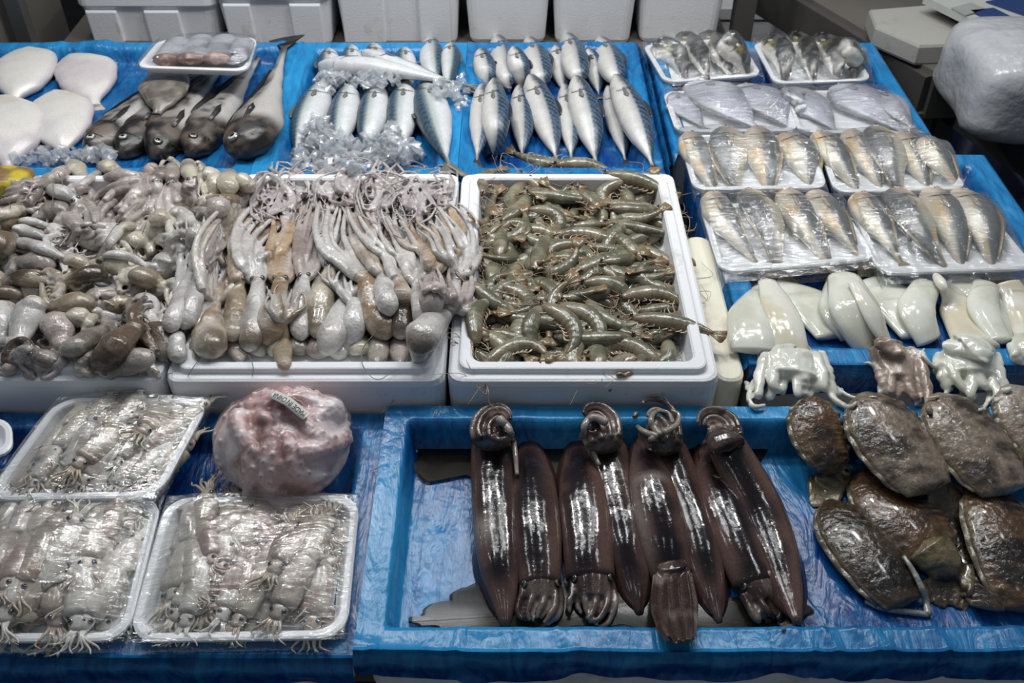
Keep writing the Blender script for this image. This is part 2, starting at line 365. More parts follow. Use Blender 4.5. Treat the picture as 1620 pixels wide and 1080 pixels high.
def film(label, x0, x1, y0, y1, res=.0055, amp=.004, drop=0., dropback=0., seed=0, base=0., side=0., left=0., sm=2, noise=.0, con=.35, rim=.6, cap=.885):
    nx = int((x1-x0)/res)+1; ny = int((y1-y0)/res)+1
    xs = np.linspace(x0, x1, nx); ys = np.linspace(y0, y1, ny); X, Y = np.meshgrid(xs, ys, indexing='ij')
    D = np.minimum(HF, cap)
    for _ in range(2):
        D[1:] = np.maximum(D[1:], D[:-1]); D[:-1] = np.maximum(D[:-1], D[1:]); D[:, 1:] = np.maximum(D[:, 1:], D[:, :-1]); D[:, :-1] = np.maximum(D[:, :-1], D[:, 1:])
    B = boxblur(D, sm); i, j = hi(X, Y); Z = B[i, j]; D = boxblur(D, 1); Zr = np.maximum(np.minimum(HF[i, j], cap), D[i, j])
    Z[0] = Z[1]; Z[-1] = Z[-2]; Z[:, 0] = Z[:, 1]; Z[:, -1] = Z[:, -2]
    Q = np.column_stack([X.ravel(), Y.ravel(), np.zeros(X.size)])
    a = .6+seed; Qr = np.column_stack([Q[:, 0]*math.cos(a)-Q[:, 1]*math.sin(a), (Q[:, 0]*math.sin(a)+Q[:, 1]*math.cos(a))*.45, Q[:, 2]])
    wv = Qr+np.column_stack([vn(Q, 9, seed), vn(Q, 9, seed+1), np.zeros(len(Q))])*.05
    wv = wv*[1, .5, 1]
    rid = (1-np.abs(vn(wv, 24, seed)))**5*.8+(1-np.abs(vn(wv, 45, seed+5)))**4*.15+(1-np.abs(vn(Q+wv, 11, seed+3)))**6*1.1
    mask = .12+.88*sst(-.2, .5, vn(Q, 5, seed+9))
    wr = (rid*mask).reshape(X.shape)*amp
    Z = Z+.0015+wr
    Z = np.maximum(Z, Zr+.0012)
    edge = np.minimum.reduce([(X-x0)/res, (x1-X)/res, (Y-y0)/res, (y1-Y)/res])
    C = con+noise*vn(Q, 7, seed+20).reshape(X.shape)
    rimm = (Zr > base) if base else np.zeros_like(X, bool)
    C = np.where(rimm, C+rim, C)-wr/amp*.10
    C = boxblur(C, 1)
    V = np.column_stack([X.ravel(), Y.ravel(), Z.ravel()]); c = C.ravel(); F = grid_faces(nx, ny)
    def skirt(idx, dx, dy, dr, V, c, F, flip):
        steps = max(3, int(dr/.007)); k = len(idx); prev = list(idx); P0 = V[idx]
        for s in range(1, steps+1):
            u = s/steps
            pt = P0+np.column_stack([np.full(k, dx), np.full(k, dy), np.zeros(k)])*(1-(1-min(1, u*4))**2)*.010
            fold = .004*vn(np.column_stack([P0[:, 0]*1.0+P0[:, 1], P0[:, 2]*0+s*.012, np.zeros(k)]), 30, seed+s//6)
            pt = pt+np.column_stack([dx*fold, dy*fold, -dr*u+np.zeros(k)*0])
            pt[:, 2] += .012*u*vn(P0, 12, seed+40)
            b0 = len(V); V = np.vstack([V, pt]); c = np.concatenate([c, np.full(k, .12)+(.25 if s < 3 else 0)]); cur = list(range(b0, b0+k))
            for q in range(k-1): F.append((prev[q], prev[q+1], cur[q+1], cur[q]) if flip else (prev[q], cur[q], cur[q+1], prev[q+1]))
            prev = cur
        return V, c, F
    if drop: V, c, F = skirt(np.arange(nx)*ny, 0, -1, drop, V, c, F, False)
    if left: V, c, F = skirt(np.arange(ny), -1, 0, left, V, c, F, True)
    if side: V, c, F = skirt((nx-1)*ny+np.arange(ny), 1, 0, side, V, c, F, False)
    if dropback: V, c, F = skirt(np.arange(nx)*ny+ny-1, 0, 1, dropback, V, c, F, True)
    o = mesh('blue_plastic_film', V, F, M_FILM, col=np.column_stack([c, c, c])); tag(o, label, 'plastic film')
    i, j = hi(X, Y); HF[i, j] = np.maximum(HF[i, j], Z)
    return o
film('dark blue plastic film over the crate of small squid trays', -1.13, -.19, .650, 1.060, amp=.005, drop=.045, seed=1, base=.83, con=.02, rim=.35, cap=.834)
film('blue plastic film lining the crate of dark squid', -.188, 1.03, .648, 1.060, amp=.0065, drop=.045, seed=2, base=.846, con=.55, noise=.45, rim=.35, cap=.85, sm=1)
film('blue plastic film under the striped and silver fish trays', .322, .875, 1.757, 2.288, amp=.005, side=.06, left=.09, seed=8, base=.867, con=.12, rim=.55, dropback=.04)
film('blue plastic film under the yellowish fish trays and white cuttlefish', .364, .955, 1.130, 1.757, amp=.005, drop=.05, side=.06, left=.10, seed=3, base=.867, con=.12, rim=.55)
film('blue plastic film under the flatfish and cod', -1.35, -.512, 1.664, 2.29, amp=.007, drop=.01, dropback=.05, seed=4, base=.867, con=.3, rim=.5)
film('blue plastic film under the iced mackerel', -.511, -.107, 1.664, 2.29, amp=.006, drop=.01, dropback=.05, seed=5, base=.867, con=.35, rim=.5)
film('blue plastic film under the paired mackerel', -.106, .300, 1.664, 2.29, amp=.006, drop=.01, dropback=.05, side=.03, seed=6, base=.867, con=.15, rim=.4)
# brown brine on the squid film
mb, nt, b = newmat('murky_brine'); b.inputs['Base Color'].default_value = (*lin(36, 32, 20), 1); b.inputs['Roughness'].default_value = .12; b.inputs['Specular IOR Level'].default_value = .25; b.inputs['Alpha'].default_value = .85
def puddle(label, pts, z):
    loop = crom(pts+[pts[0]], 140)[:-1]; loop = loop+np.column_stack([vn(np.column_stack([loop, loop[:, 0]*0]), .06, 1), vn(np.column_stack([loop, loop[:, 0]*0]), .08, 2)])*[14, 7]; X = np.array([P(a, b_, z) for a, b_ in loop]); c = X.mean(0)
    V = np.vstack([X, c+(X-c)*.98+[0, 0, .0015], [c+[0, 0, .0018]]]); k = len(X)
    F = [(i, (i+1) % k, k+(i+1) % k, k+i) for i in range(k)]+[(k+i, k+(i+1) % k, 2*k) for i in range(k)]
    o = mesh('brine_puddle', V, F, mb, smooth=False); tag(o, label, 'puddle', kind='stuff')
puddle('brown brine pooled along the back of the squid crate', [(655, 682), (800, 678), (960, 682), (1180, 690), (1210, 720), (1100, 760), (900, 800), (760, 760), (700, 730), (680, 760), (660, 730)], .7972)
puddle('brown brine pooled along the front of the squid crate', [(640, 985), (700, 950), (800, 905), (1000, 940), (1240, 950), (1280, 980), (1200, 998), (960, 992), (760, 995)], .7972)
# ------------------------------------------------------------------ boxes below the crates, in front
fb = 0
for lb, x0, x1 in (('white foam box under the stall front, below the small squid trays', -1.1, -.245), ('white foam box under the stall front, below the dark squid', -.11, .43), ('white foam box under the stall front, below the brown cuttlefish', .44, 1.0)):
    o = mesh('foam_box', *rings([(rrect(x0, x1, .665, .695, .012), .20), (rrect(x0-.004, x1+.004, .66, .698, .015), .22), (rrect(x0-.004, x1+.004, .66, .698, .015), .735), (rrect(x0, x1, .664, .694, .012), .738)]), M_FOAMD, smooth=False)
    tag(o, lb, 'foam box')
# ------------------------------------------------------------------ back: row of foam boxes on a rack
slab('steel_bench', 'low dark steel bench carrying the row of foam boxes behind the stall', 'bench', (-1.20, .58, 2.36, 2.95, .70, .762), M_STEELB, [(-1.1, 2.45), (.5, 2.45), (-1.1, 2.85), (.5, 2.85)], M_STEEL)
def back_box(name, label, xa, xb, y, z0, z1, ribs=(), lid=True, m=M_FOAM):
    o = thing(name, label, 'foam box', ((xa+xb)/2, y+.17, z0))
    V, F = rings([(rrect(xa+.014, xb-.014, y+.012, y+.34, .02), z0), (rrect(xa+.010, xb-.010, y+.008, y+.344, .024), z0+.01), (rrect(xa, xb, y, y+.35, .026), z1), (rrect(xa+.004, xb-.004, y+.004, y+.346, .022), z1+.003)])
    mesh('box_body', V, F, m, o, smooth=False)
    for (a, b_) in ribs:
        V, F = rings([(rrect(a, b_, y-.004, y+.02, .004, 3), z0+.012), (rrect(a, b_, y-.010, y+.02, .004, 3), z1-.012), (rrect(a, b_, y-.008, y+.02, .004, 3), z1-.008)])
        mesh('grip_panel', V, F, m, o, smooth=False)
    if lid:
        mesh('lid', *rings([(rrect(xa-.004, xb+.004, y-.006, y+.356, .028), z1+.002), (rrect(xa-.006, xb+.006, y-.008, y+.358, .03), z1+.006), (rrect(xa-.006, xb+.006, y-.008, y+.358, .03), z1+.038), (rrect(xa, xb, y, y+.35, .026), z1+.042)]), m, o, smooth=False)
    return o
YB = 2.50
xx = lambda px, z=.80: P(px, 55, z)[0]
back_box('foam_box', 'ribbed white foam box with a lid at the left end of the back row', -1.115, -.765, YB, .763, .868, ribs=((-1.10, -1.02), (-.95, -.86)))
back_box('foam_box', 'ribbed white foam box, second from the left in the back row', -.757, -.465, YB-.01, .763, .89, ribs=((-.74, -.67), (-.57, -.49)))
back_box('foam_box', 'white foam box with a brown smudge, third from the left in the back row', -.455, -.135, YB, .763, .93, ribs=((-.44, -.33), (-.24, -.16)))
back_box('foam_box', 'plain white foam box behind the paired mackerel, fourth from the left', -.122, .098, YB, .767, .93)
back_box('foam_box', 'plain white foam box, second from the right in the back row', .104, .322, YB, .765, .93)
back_box('foam_box', 'plain white foam box at the right end of the back row', .328, .552, YB+.01, .765, .93)
# left posts
def bar(name, label, pts, sx, sy, m, cat='post', grp=None):
    X = np.array(pts, float); T, S, U = frames(X, (0, 1, .01))
    V, F = loft(X, sx*.72, sy*.72, 4, S=norm(S+U), U=norm(U-S)); o = mesh(name, V, F, m, smooth=False)
    tag(o, label, cat, grp); return o
V, F = rings([(rrect(-1.72, -1.27, 2.36, 2.75, .01, 3), .02), (rrect(-1.72, -1.27, 2.36, 2.75, .01, 3), 1.6)])
cb = thing('steel_cabinet', 'brown grey steel cabinet at the back left corner', 'cabinet', (-1.5, 2.55, .0)); mesh('body', V, F, M_STEELB, cb, smooth=False)
for x in (-1.58, -1.40): mesh('door', *boxv(x-.075, x+.075, 2.345, 2.362, .1, 1.55), M_STEELB, cb, smooth=False)
bar('steel_post', 'dark steel post between the cabinet and the white board', [(-1.225, 2.40, 0), (-1.225, 2.40, 1.7)], .035, .035, M_STEEL)
o = mesh('foam_board', *boxv(-1.20, -1.10, 2.97, 3.01, .0, 1.3), M_FOAMD, smooth=False); tag(o, 'upright grey white foam board left of the back row of boxes', 'board')
# ------------------------------------------------------------------ right background
# neighbouring steel table with sloping frame, seen as dark bars
def table_r():
    t = thing('steel_table', 'dark grey steel table right of the stall, foam lid on its corner', 'table', (1.55, 2.7, 0))
    A = P(1205, -40, .84); B = P(1475, 120, .84); 
    def beam(nm, p, q, h, w_):
        p = np.array(p); q = np.array(q); d = norm(q-p); s = np.cross(d, [0, 0, 1.]); s = norm(s)
        V = []
        for e in (p, q):
            for a, b_ in ((-1, 0), (1, 0), (1, -1), (-1, -1)): V.append(e+s*a*w_/2+np.array([0, 0, b_*h]))
        mesh(nm, np.array(V), [(0, 1, 2, 3), (7, 6, 5, 4), (0, 4, 5, 1), (1, 5, 6, 2), (2, 6, 7, 3), (3, 7, 4, 0)], M_STEEL, t, smooth=False)
    
    beam('frame_beam', A, B, .10, .04); beam('frame_beam', B, B+[1.0, .05, 0], .10, .04)
    D = A+[1.0, .05, 0]
    V = np.array([A, B, B+[1.0, .05, 0], D, A-[0, 0, .02], B-[0, 0, .02], B+[1, .05, -.02], D-[0, 0, .02]]); mesh('table_top', V+[0, 0, .012], [(0, 1, 2, 3), (7, 6, 5, 4), (0, 4, 5, 1), (1, 5, 6, 2), (2, 6, 7, 3), (3, 7, 4, 0)], M_STEELB, t, smooth=False)
    for q in (B+[-.01, .02, -.09], B+[.9, .05, -.09], A+(B-A)*.35+[.0, 0, -.09]):
        mesh('leg', *boxv(q[0]-.035, q[0]+.035, q[1]-.035, q[1]+.035, 0, q[2]), M_STEEL, t, smooth=False)
    return A, B
TA, TB = table_r()
ldc = [P(1385, 42, .90), P(1455, 72, .90), P(1560, 68, .90), P(1500, 5, .90), P(1375, 15, .90)]
def prism(name, label, cat, top, thick, m, bev=.006, rot=None):
    T_ = np.array(top); c = T_.mean(0); k = len(T_); lo = T_-[0, 0, thick]
    rs = [c+(lo-c)*.97-[0, 0, 0], lo+[0, 0, bev], T_-[0, 0, bev], c+(T_-c)*.97+[0, 0, 0]]
    rs[0][:, 2] = lo[:, 2]; V = np.vstack(rs); F = []
    for i in range(3):
        for j in range(k): F.append((i*k+j, i*k+(j+1) % k, (i+1)*k+(j+1) % k, (i+1)*k+j))
    F += [tuple(range(k))[::-1], tuple(3*k+j for j in range(k))]
    o = mesh(name, V, F, m, smooth=False); tag(o, label, cat); return o
prism('foam_slab', 'dim soiled white foam lid on the corner of the steel table', 'foam slab', ldc, .05, foam_mat('dimmed_styrofoam', lin(160, 158, 152), .3))  # foam base darkened: the dim light on the lid is put into its colour
# scale on the table: body, platform, keypad panel
sc_ = thing('market_scale', 'blue and white market scale behind the foam lid', 'scale', P(1560, 5, .9))
M_SCW = plain('grey_white_enamel', lin(178, 180, 176), .4); M_SCB = plain('blue_panel', lin(40, 62, 110), .4); M_SCD = plain('black_rubber', lin(28, 28, 30), .5)
def quadp(name, px4, z, th_, m, parent):
    T_ = np.array([P(a, b_, z) for a, b_ in px4]); V = np.vstack([T_-[0, 0, th_], T_])
    return mesh(name, V, [(3, 2, 1, 0), (4, 5, 6, 7), (0, 1, 5, 4), (1, 2, 6, 5), (2, 3, 7, 6), (3, 0, 4, 7)], m, parent, smooth=False)
quadp('body', [(1485, 5), (1550, 42), (1760, 20), (1640, -45)], .92, .05, M_SCD, sc_)
quadp('platform', [(1462, -6), (1548, 36), (1790, 10), (1660, -55)], .945, .018, M_SCW, sc_)
quadp('keypad_panel', [(1535, 16), (1562, 30), (1600, 26), (1572, 12)], .949, .003, M_SCB, sc_)
quadp('keypad_panel', [(1505, 12), (1528, 24), (1560, 14), (1536, 4)], .949, .003, plain('panel_outline', lin(150, 152, 150), .4), sc_)
quadp('blue_stripe', [(1560, 2), (1640, 30), (1700, 24), (1610, -8)], .949, .003, M_SCB, sc_)
# second table / stand carrying the bagged bundle
t2 = thing('steel_stand', 'dark grey steel stand carrying the bagged white bundle', 'stand', (1.5, 1.9, 0))
def beam2(nm, p, q, h, w_, m=M_STEEL, par=t2):
    p = np.array(p, float); q = np.array(q, float); d = norm(q-p); s = norm(np.cross(d, [0, 0, 1.])) if abs(d[2]) < .9 else np.array([1., 0, 0]); u = np.cross(s, d)
    V = []
    for e in (p, q):
        for a, b_ in ((-1, -1), (1, -1), (1, 1), (-1, 1)): V.append(e+s*a*w_/2+u*b_*h/2)
    return mesh(nm, np.array(V), [(0, 1, 2, 3), (7, 6, 5, 4), (0, 4, 5, 1), (1, 5, 6, 2), (2, 6, 7, 3), (3, 7, 4, 0)], m, par, smooth=False)
A2 = P(1395, 60, .70); B2 = P(1500, 165, .74); C2 = P(1700, 300, .74)
beam2('top_rail', B2, C2, .06, .05); beam2('top_rail', B2, B2+[.42, .10, 0], .06, .05)
for q in (B2, C2, B2+[.4, .09, 0]): beam2('leg', q+[0, 0, .03], [q[0], q[1], 0], .05, .05)
V = np.array([B2, C2, C2+[.42, .10, 0], B2+[.42, .10, 0]])+[0, 0, .03]; mesh('shelf_top', np.vstack([V-[0, 0, .01], V+[0, 0, .012]]), [(3, 2, 1, 0), (4, 5, 6, 7), (0, 1, 5, 4), (1, 2, 6, 5), (2, 3, 7, 6), (3, 0, 4, 7)], M_STEELB, t2, smooth=False)
# bagged bundle
M_BAG = flesh('cloudy_plastic_bag', .24, 0, 11, .7, (.85, .85, .85), 40, 0, .5, .02)
def blob_box(c, sx, sy, sz, n=40, amp=.02, seed=0, p=5):
    V = []
    th = np.linspace(0, math.pi, n); ph = np.arange(2*n)*math.pi/n
    for a in th:
        for b_ in ph:
            d = np.array([math.sin(a)*math.cos(b_), math.sin(a)*math.sin(b_), math.cos(a)]); V.append(d/(np.abs(d)**p).sum()**(1/p))
    V = np.array(V)*[sx, sy, sz]; k = 2*n
    r = (1-np.abs(vn(V, 9, seed)))**2*amp+vn(V, 5, seed+2)*amp; V = V*(1+(r/np.linalg.norm(V, axis=1))[:, None])+np.array(c)
    F = [(i*k+j, (i+1)*k+j, (i+1)*k+(j+1) % k, i*k+(j+1) % k) for i in range(n-1) for j in range(k)]
    return V, F
bc = P(1606, 118, .93)
V, F = blob_box(bc+[.05, .04, -.03], .155, .15, .095, 46, .012, 3)
o = mesh('bagged_bundle', V, F, M_BAG, col=np.tile(lin(172, 173, 176), (len(V), 1))); tag(o, 'white bundle in a cloudy plastic bag at the right edge', 'bag')
# low boxes and posts in the right background
o = back_box('foam_box', 'dim grey foam box on the floor behind the right end of the stall', .62, .83, 3.0, .30, .62, lid=True, m=M_FOAMD)
o = back_box('foam_box', 'dim foam box behind the steel table legs', .86, 1.12, 3.15, .18, .50, lid=True, m=M_FOAMD)
bar('steel_post', 'dark upright steel post right of the back row of boxes', [(.61, 2.55, 0), (.61, 2.55, 1.5)], .05, .05, M_STEEL)
bar('steel_post', 'slim steel post behind the striped fish trays', [(.87, 2.75, 0), (.87, 2.75, 1.5)], .05, .05, M_STEEL)
prism('plastic_sheet', 'pale plastic sheet lying low between the steel legs', 'plastic sheet', [P(1340, 262, .45), P(1420, 262, .45), P(1480, 215, .45), P(1450, 180, .45), P(1400, 205, .45)], .02, M_FOAMD)
o = mesh('plastic_tub', *rings([(rrect(1.12, 1.5, 2.5, 2.9, .05), .0), (rrect(1.08, 1.54, 2.46, 2.94, .06), .3), (rrect(1.1, 1.52, 2.48, 2.92, .05), .3), (rrect(1.14, 1.48, 2.52, 2.88, .05), .05)]), plain('navy_plastic', lin(20, 34, 84), .4)); tag(o, 'navy plastic tub on the floor under the steel stand', 'tub')
# ------------------------------------------------------------------ fish
def interp(t, tab): 
    tab = np.array(tab); return np.interp(t, tab[:, 0], tab[:, 1])
def rnd(a, b): return a+(b-a)*random.random()
SP = {}
# hd: dorsal half height, hv: ventral, hw: half thickness, all relative to the half width given
SP['mackerel'] = dict(hd=[(0, .12), (.05, .42), (.14, .72), (.3, .97), (.45, 1), (.65, .78), (.82, .4), (.9, .17), (.94, .13), (1, .15)],
    hv=[(0, .10), (.05, .38), (.14, .75), (.3, 1.0), (.5, 1), (.68, .7), (.82, .34), (.9, .14), (.94, .12), (1, .15)], thick=.82, tail=('fork', .17, 1.05), eye=(.095, .25, .2))
SP['croaker'] = dict(hd=[(0, .25), (.06, .62), (.15, .88), (.3, 1), (.5, .86), (.7, .5), (.85, .22), (.93, .16), (1, .2)],
    hv=[(0, .2), (.06, .55), (.15, .85), (.35, 1.), (.55, .82), (.7, .45), (.85, .2), (.93, .15), (1, .18)], thick=.62, tail=('fan', .15, .95), eye=(.10, .28, .19))
SP['cod'] = dict(hd=[(0, .12), (.03, .38), (.10, .72), (.22, 1), (.35, .92), (.5, .7), (.7, .4), (.85, .2), (.95, .14), (1, .15)],
    hv=[(0, .14), (.02, .35), (.08, .62), (.20, .95), (.38, 1.05), (.5, .75), (.7, .35), (.85, .18), (.95, .13), (1, .15)], thick=.66, tail=('fan', .12, .8), eye=(.10, .30, .23))
SP['butterfish'] = dict(hd=[(0, .12), (.05, .35), (.15, .68), (.3, .95), (.45, 1), (.6, .82), (.75, .5), (.88, .18), (.94, .1), (1, .12)],
    hv=[(0, .12), (.05, .35), (.15, .68), (.3, .95), (.45, 1), (.6, .82), (.75, .5), (.88, .18), (.94, .1), (1, .12)], thick=.30, tail=('fork', .14, .55), eye=(.10, .1, .10))
SP['puffer'] = dict(hd=[(0, .5), (.05, .85), (.15, 1.05), (.3, 1.05), (.5, .9), (.7, .6), (.85, .35), (.94, .26), (1, .3)],
    hv=[(0, .4), (.05, .75), (.15, 1), (.3, 1.05), (.5, .9), (.7, .55), (.85, .3), (.94, .25), (1, .3)], thick=.78, tail=('fan', .10, .6), eye=(.12, .5, .14))
SP['flatfish'] = dict(hd=[(0, .16), (.06, .45), (.16, .72), (.3, .95), (.45, 1), (.6, .9), (.75, .62), (.87, .25), (.93, .15), (1, .17)],
    hv=[(0, .16), (.06, .45), (.16, .74), (.3, .96), (.45, 1), (.6, .9), (.75, .62), (.87, .25), (.93, .15), (1, .17)], thick=.22, tail=('fan', .10, .35), eye=None)
def c_mack(t, w, V, sd):
    belly = lin(214, 216, 218); side = np.array(lin(176, 184, 186)); back = np.array(lin(62, 92, 112)); dk = np.array(lin(30, 42, 54))
    c = mixc(belly, side, sst(.35, .6, w)); c = mixc(c, lin(176, 178, 138), sst(.5, .58, w)*(1-sst(.6, .7, w))*.55*sst(.15, .25, t)*(.5 if sd < 50 else .3))
    c = mixc(c, back, sst(.6, .75, w))
    wave = np.sin(t*150+8*w+1.6*np.sin(w*22+sd)+.8*vn(V, 60, sd)); bars = sst(.1, .5, wave)*sst(.66, .74, w)
    c = mixc(c, dk, bars*.85*(t > .16)); c = mixc(c, lin(58, 72, 78), sst(.80, .95, w)*.5)
    c = mixc(c, lin(120, 124, 122), (t < .18)*.35*sst(.3, .6, w)); c = mixc(c, dk, (t < .2)*sst(.75, .85, w)*.8)
    line = np.exp(-((t-.215-.03*np.cos((w-.45)*6))/.004)**2); c = mixc(c, lin(70, 74, 78), line*.7)
    c = mixc(c, lin(60, 66, 66), sst(.86, .97, t)*.7); return c*(1+.08*vn(V, 120, sd))[:, None]
def c_mack2(t, w, V, sd):     # blue backed, wide stripes
    belly = lin(208, 206, 202); c = mixc(belly, lin(176, 176, 176), sst(.35, .6, w)); c = mixc(c, lin(74, 100, 126), sst(.60, .65, w))
    c = mixc(c, lin(52, 54, 62), np.exp(-((w-.57)/.022)**2)*.75)
    wave = np.sin(t*135-22*w+1.2*vn(V, 70, sd)); c = mixc(c, lin(14, 20, 32), sst(-.1, .35, wave)*sst(.60, .65, w)*.92*(t > .13))
    c = mixc(c, lin(60, 60, 62), (t < .15)*sst(.35, .65, w)*.75); c = mixc(c, lin(90, 88, 88), (t < .05)*.6)
    line = np.exp(-((t-.20-.03*np.cos((w-.45)*6))/.006)**2); c = mixc(c, lin(84, 80, 80), line*.6)
    c = mixc(c, lin(46, 50, 56), sst(.88, .97, t)*.75); return c*(1+.07*vn(V, 120, sd))[:, None]
def c_croak(t, w, V, sd):
    c = mixc(lin(204, 196, 178), lin(168, 166, 158), sst(.3, .48, w)); n = vn(V, 30, sd)
    c = mixc(c, lin(200, 160, 92), sst(-.1, .6, n+.1-abs(.27-w)*2.4)*.6*(1-sst(.42, .5, w)))
    c = mixc(c, lin(104, 105, 104), sst(.40, .58, w+.08*n)); c = mixc(c, lin(82, 82, 80), sst(.75, .95, w)*.6)
    sc = np.sin(t*230)*np.sin(w*90); c = c*(1+.12*sc*sst(.3, .5, w)*(t > .22))[:, None]
    c = mixc(c, lin(196, 172, 150), (1-sst(.16, .24, t))*.55*(1-sst(.6, .9, w)))
    line = np.exp(-((t-.235-.035*np.cos((w-.45)*6))/.007)**2); c = mixc(c, lin(150, 120, 84), line*.6)
    c = mixc(c, lin(176, 144, 92), sst(.8, .95, t)*.6); return c*(1+.10*vn(V, 150, sd))[:, None]
def c_cod(t, w, V, sd):
    n = fbm(V, 60, 3, sd); c = mixc(lin(186, 182, 178), lin(138, 134, 130), sst(.35, .65, w)); c = mixc(c, lin(48, 45, 44), sst(-.05, .3, n)*sst(.40, .6, w)*.9)
    c = mixc(c, lin(112, 108, 106), sst(.8, 1, w)*.5)
    hd = (1-sst(.25, .34, t+.05*vn(V, 20, sd))); hc = mixc(lin(30, 27, 26), lin(104, 92, 84), sst(-.15, .5, fbm(V, 30, 3, sd+4)+.25-.5*abs(w-.45)))
    c = c*(1-hd)[:, None]+hc*hd[:, None]
    c = mixc(c, lin(24, 20, 20), np.exp(-((w-.30+.6*t)/.03)**2)*(t < .13)*.95); c = mixc(c, lin(30, 26, 26), sst(.86, .97, t)*.85)
    line = np.exp(-((t-.25-.035*np.cos((w-.45)*6))/.008)**2); c = mixc(c, lin(20, 16, 16), line*.8); return c
def c_butter(t, w, V, sd):
    c = mixc(lin(186, 188, 200), lin(146, 146, 158), sst(.35, .9, w+.1*vn(V, 14, sd))); c = mixc(c, lin(112, 106, 106), sst(.1, .6, fbm(V, 22, 3, sd))*.4)
    c = mixc(c, lin(94, 86, 84), sst(.93, .99, w)*.7+sst(.93, .99, 1-w)*.6); c = mixc(c, lin(196, 190, 190), np.exp(-((w-.5)/.03)**2)*(t > .3)*.3)
    line = np.exp(-((t-.20-.03*np.cos((w-.45)*6))/.007)**2); return mixc(c, lin(90, 88, 92), line*.6)
def c_puff(t, w, V, sd):
    n = fbm(V, 40, 3, sd); c = mixc(lin(222, 218, 208), lin(222, 218, 208), w); dk = sst(.26, .33, w+.08*n)
    c = mixc(c, lin(38, 36, 34), dk); c = mixc(c, lin(150, 146, 136), dk*sst(.3, .5, np.sin(t*26+w*9+2*n))*.35); c = mixc(c, lin(206, 186, 70), np.exp(-((t-.32)/.05)**2)*np.exp(-((w-.45)/.07)**2)*.9)
    c = mixc(c, lin(176, 172, 166), (t < .05)*.5); c = mixc(c, lin(60, 52, 40), sst(.88, .97, t)*.7); return c
def c_flatw(t, w, V, sd):
    n = fbm(V, 9, 3, sd); c = mixc(lin(222, 218, 212), lin(206, 198, 200), sst(.0, .6, n)); e = np.minimum(w, 1-w)
    c = mixc(c, lin(196, 184, 196), (1-sst(.02, .10, e))*.6); c = mixc(c, lin(206, 190, 150), sst(.3, .6, fbm(V, 24, 2, sd+3))*.35*(t < .3)); return mixc(c, lin(170, 150, 140), (1-sst(.0, .05, t))*.4)
def c_flatg(t, w, V, sd):
    n = fbm(V, 50, 3, sd); c = mixc(lin(104, 98, 90), lin(140, 134, 124), sst(-.2, .4, n)); c = mixc(c, lin(62, 56, 50), sst(-.1, .5, np.sin(w*60+3*n))*.35); return mixc(c, lin(70, 64, 58), (t < .15)*.5)
CF = dict(mackerel=c_mack, mackerel2=c_mack2, croaker=c_croak, cod=c_cod, butterfish=c_butter, puffer=c_puff, flatfish=c_flatw, greyflat=c_flatg)
def fin_patch(A, B, nrm, th=.0009):
    """thin solid between curve A and curve B"""
    A = np.asarray(A); B = np.asarray(B); k = len(A); mid = (A+B)/2
    R = [A, mid, B]; V = np.vstack([r+nrm*th*s for s in (1, -1) for r in R]); F = []
    for i in range(2):
        for j in range(k-1):
            F.append((i*k+j, i*k+j+1, (i+1)*k+j+1, (i+1)*k+j)); o = 3*k; F.append((o+i*k+j, o+(i+1)*k+j, o+(i+1)*k+j+1, o+i*k+j+1))
    for j in range(k-1):
        F.append((j, 3*k+j, 3*k+j+1, j+1)); F.append((2*k+j, 2*k+j+1, 5*k+j+1, 5*k+j))
    for i in range(2):
        F.append((i*k, (i+1)*k, 3*k+(i+1)*k, 3*k+i*k)); F.append((i*k+k-1, 3*k+i*k+k-1, 3*k+(i+1)*k+k-1, (i+1)*k+k-1))
    return V, F
def dome(c, nrm, r, h, cols, M=14):
    """eye: rings from centre out. cols: [(radius fraction, colour)]"""
    nrm = norm(np.array(nrm)); a = norm(np.cross(nrm, [.3, .9, .2])); b = np.cross(nrm, a); rr = [.0, .25, .42, .46, .6, .75, .8, .92, 1.0]; V = []; C = []
    for q in rr:
        z = h*math.sqrt(max(0, 1-q*q)); cc = cols[-1][1]
        for f_, k_ in cols:
            if q <= f_: cc = k_; break
        for j in range(M): an = j*2*math.pi/M; V.append(c+(a*math.cos(an)+b*math.sin(an))*r*max(q, .01)+nrm*z); C.append(cc)
    for j in range(M): an = j*2*math.pi/M; V.append(c+(a*math.cos(an)+b*math.sin(an))*r*.8-nrm*h*.6); C.append(cols[-1][1])
    n = len(rr)+1; F = [(i*M+j, (i+1)*M+j, (i+1)*M+(j+1) % M, i*M+(j+1) % M) for i in range(n-1) for j in range(M)]; F.append(tuple(range(M))); F.append(tuple((n-1)*M+j for j in range(M))[::-1])
    return np.array(V), F, np.array(C)
EYE_F = [(.44, lin(8, 8, 10)), (.78, lin(196, 198, 196)), (1, lin(90, 90, 90))]
EYE_D = [(.44, lin(8, 8, 10)), (.62, lin(120, 100, 70)), (1, lin(40, 38, 38))]
fseed = [0]
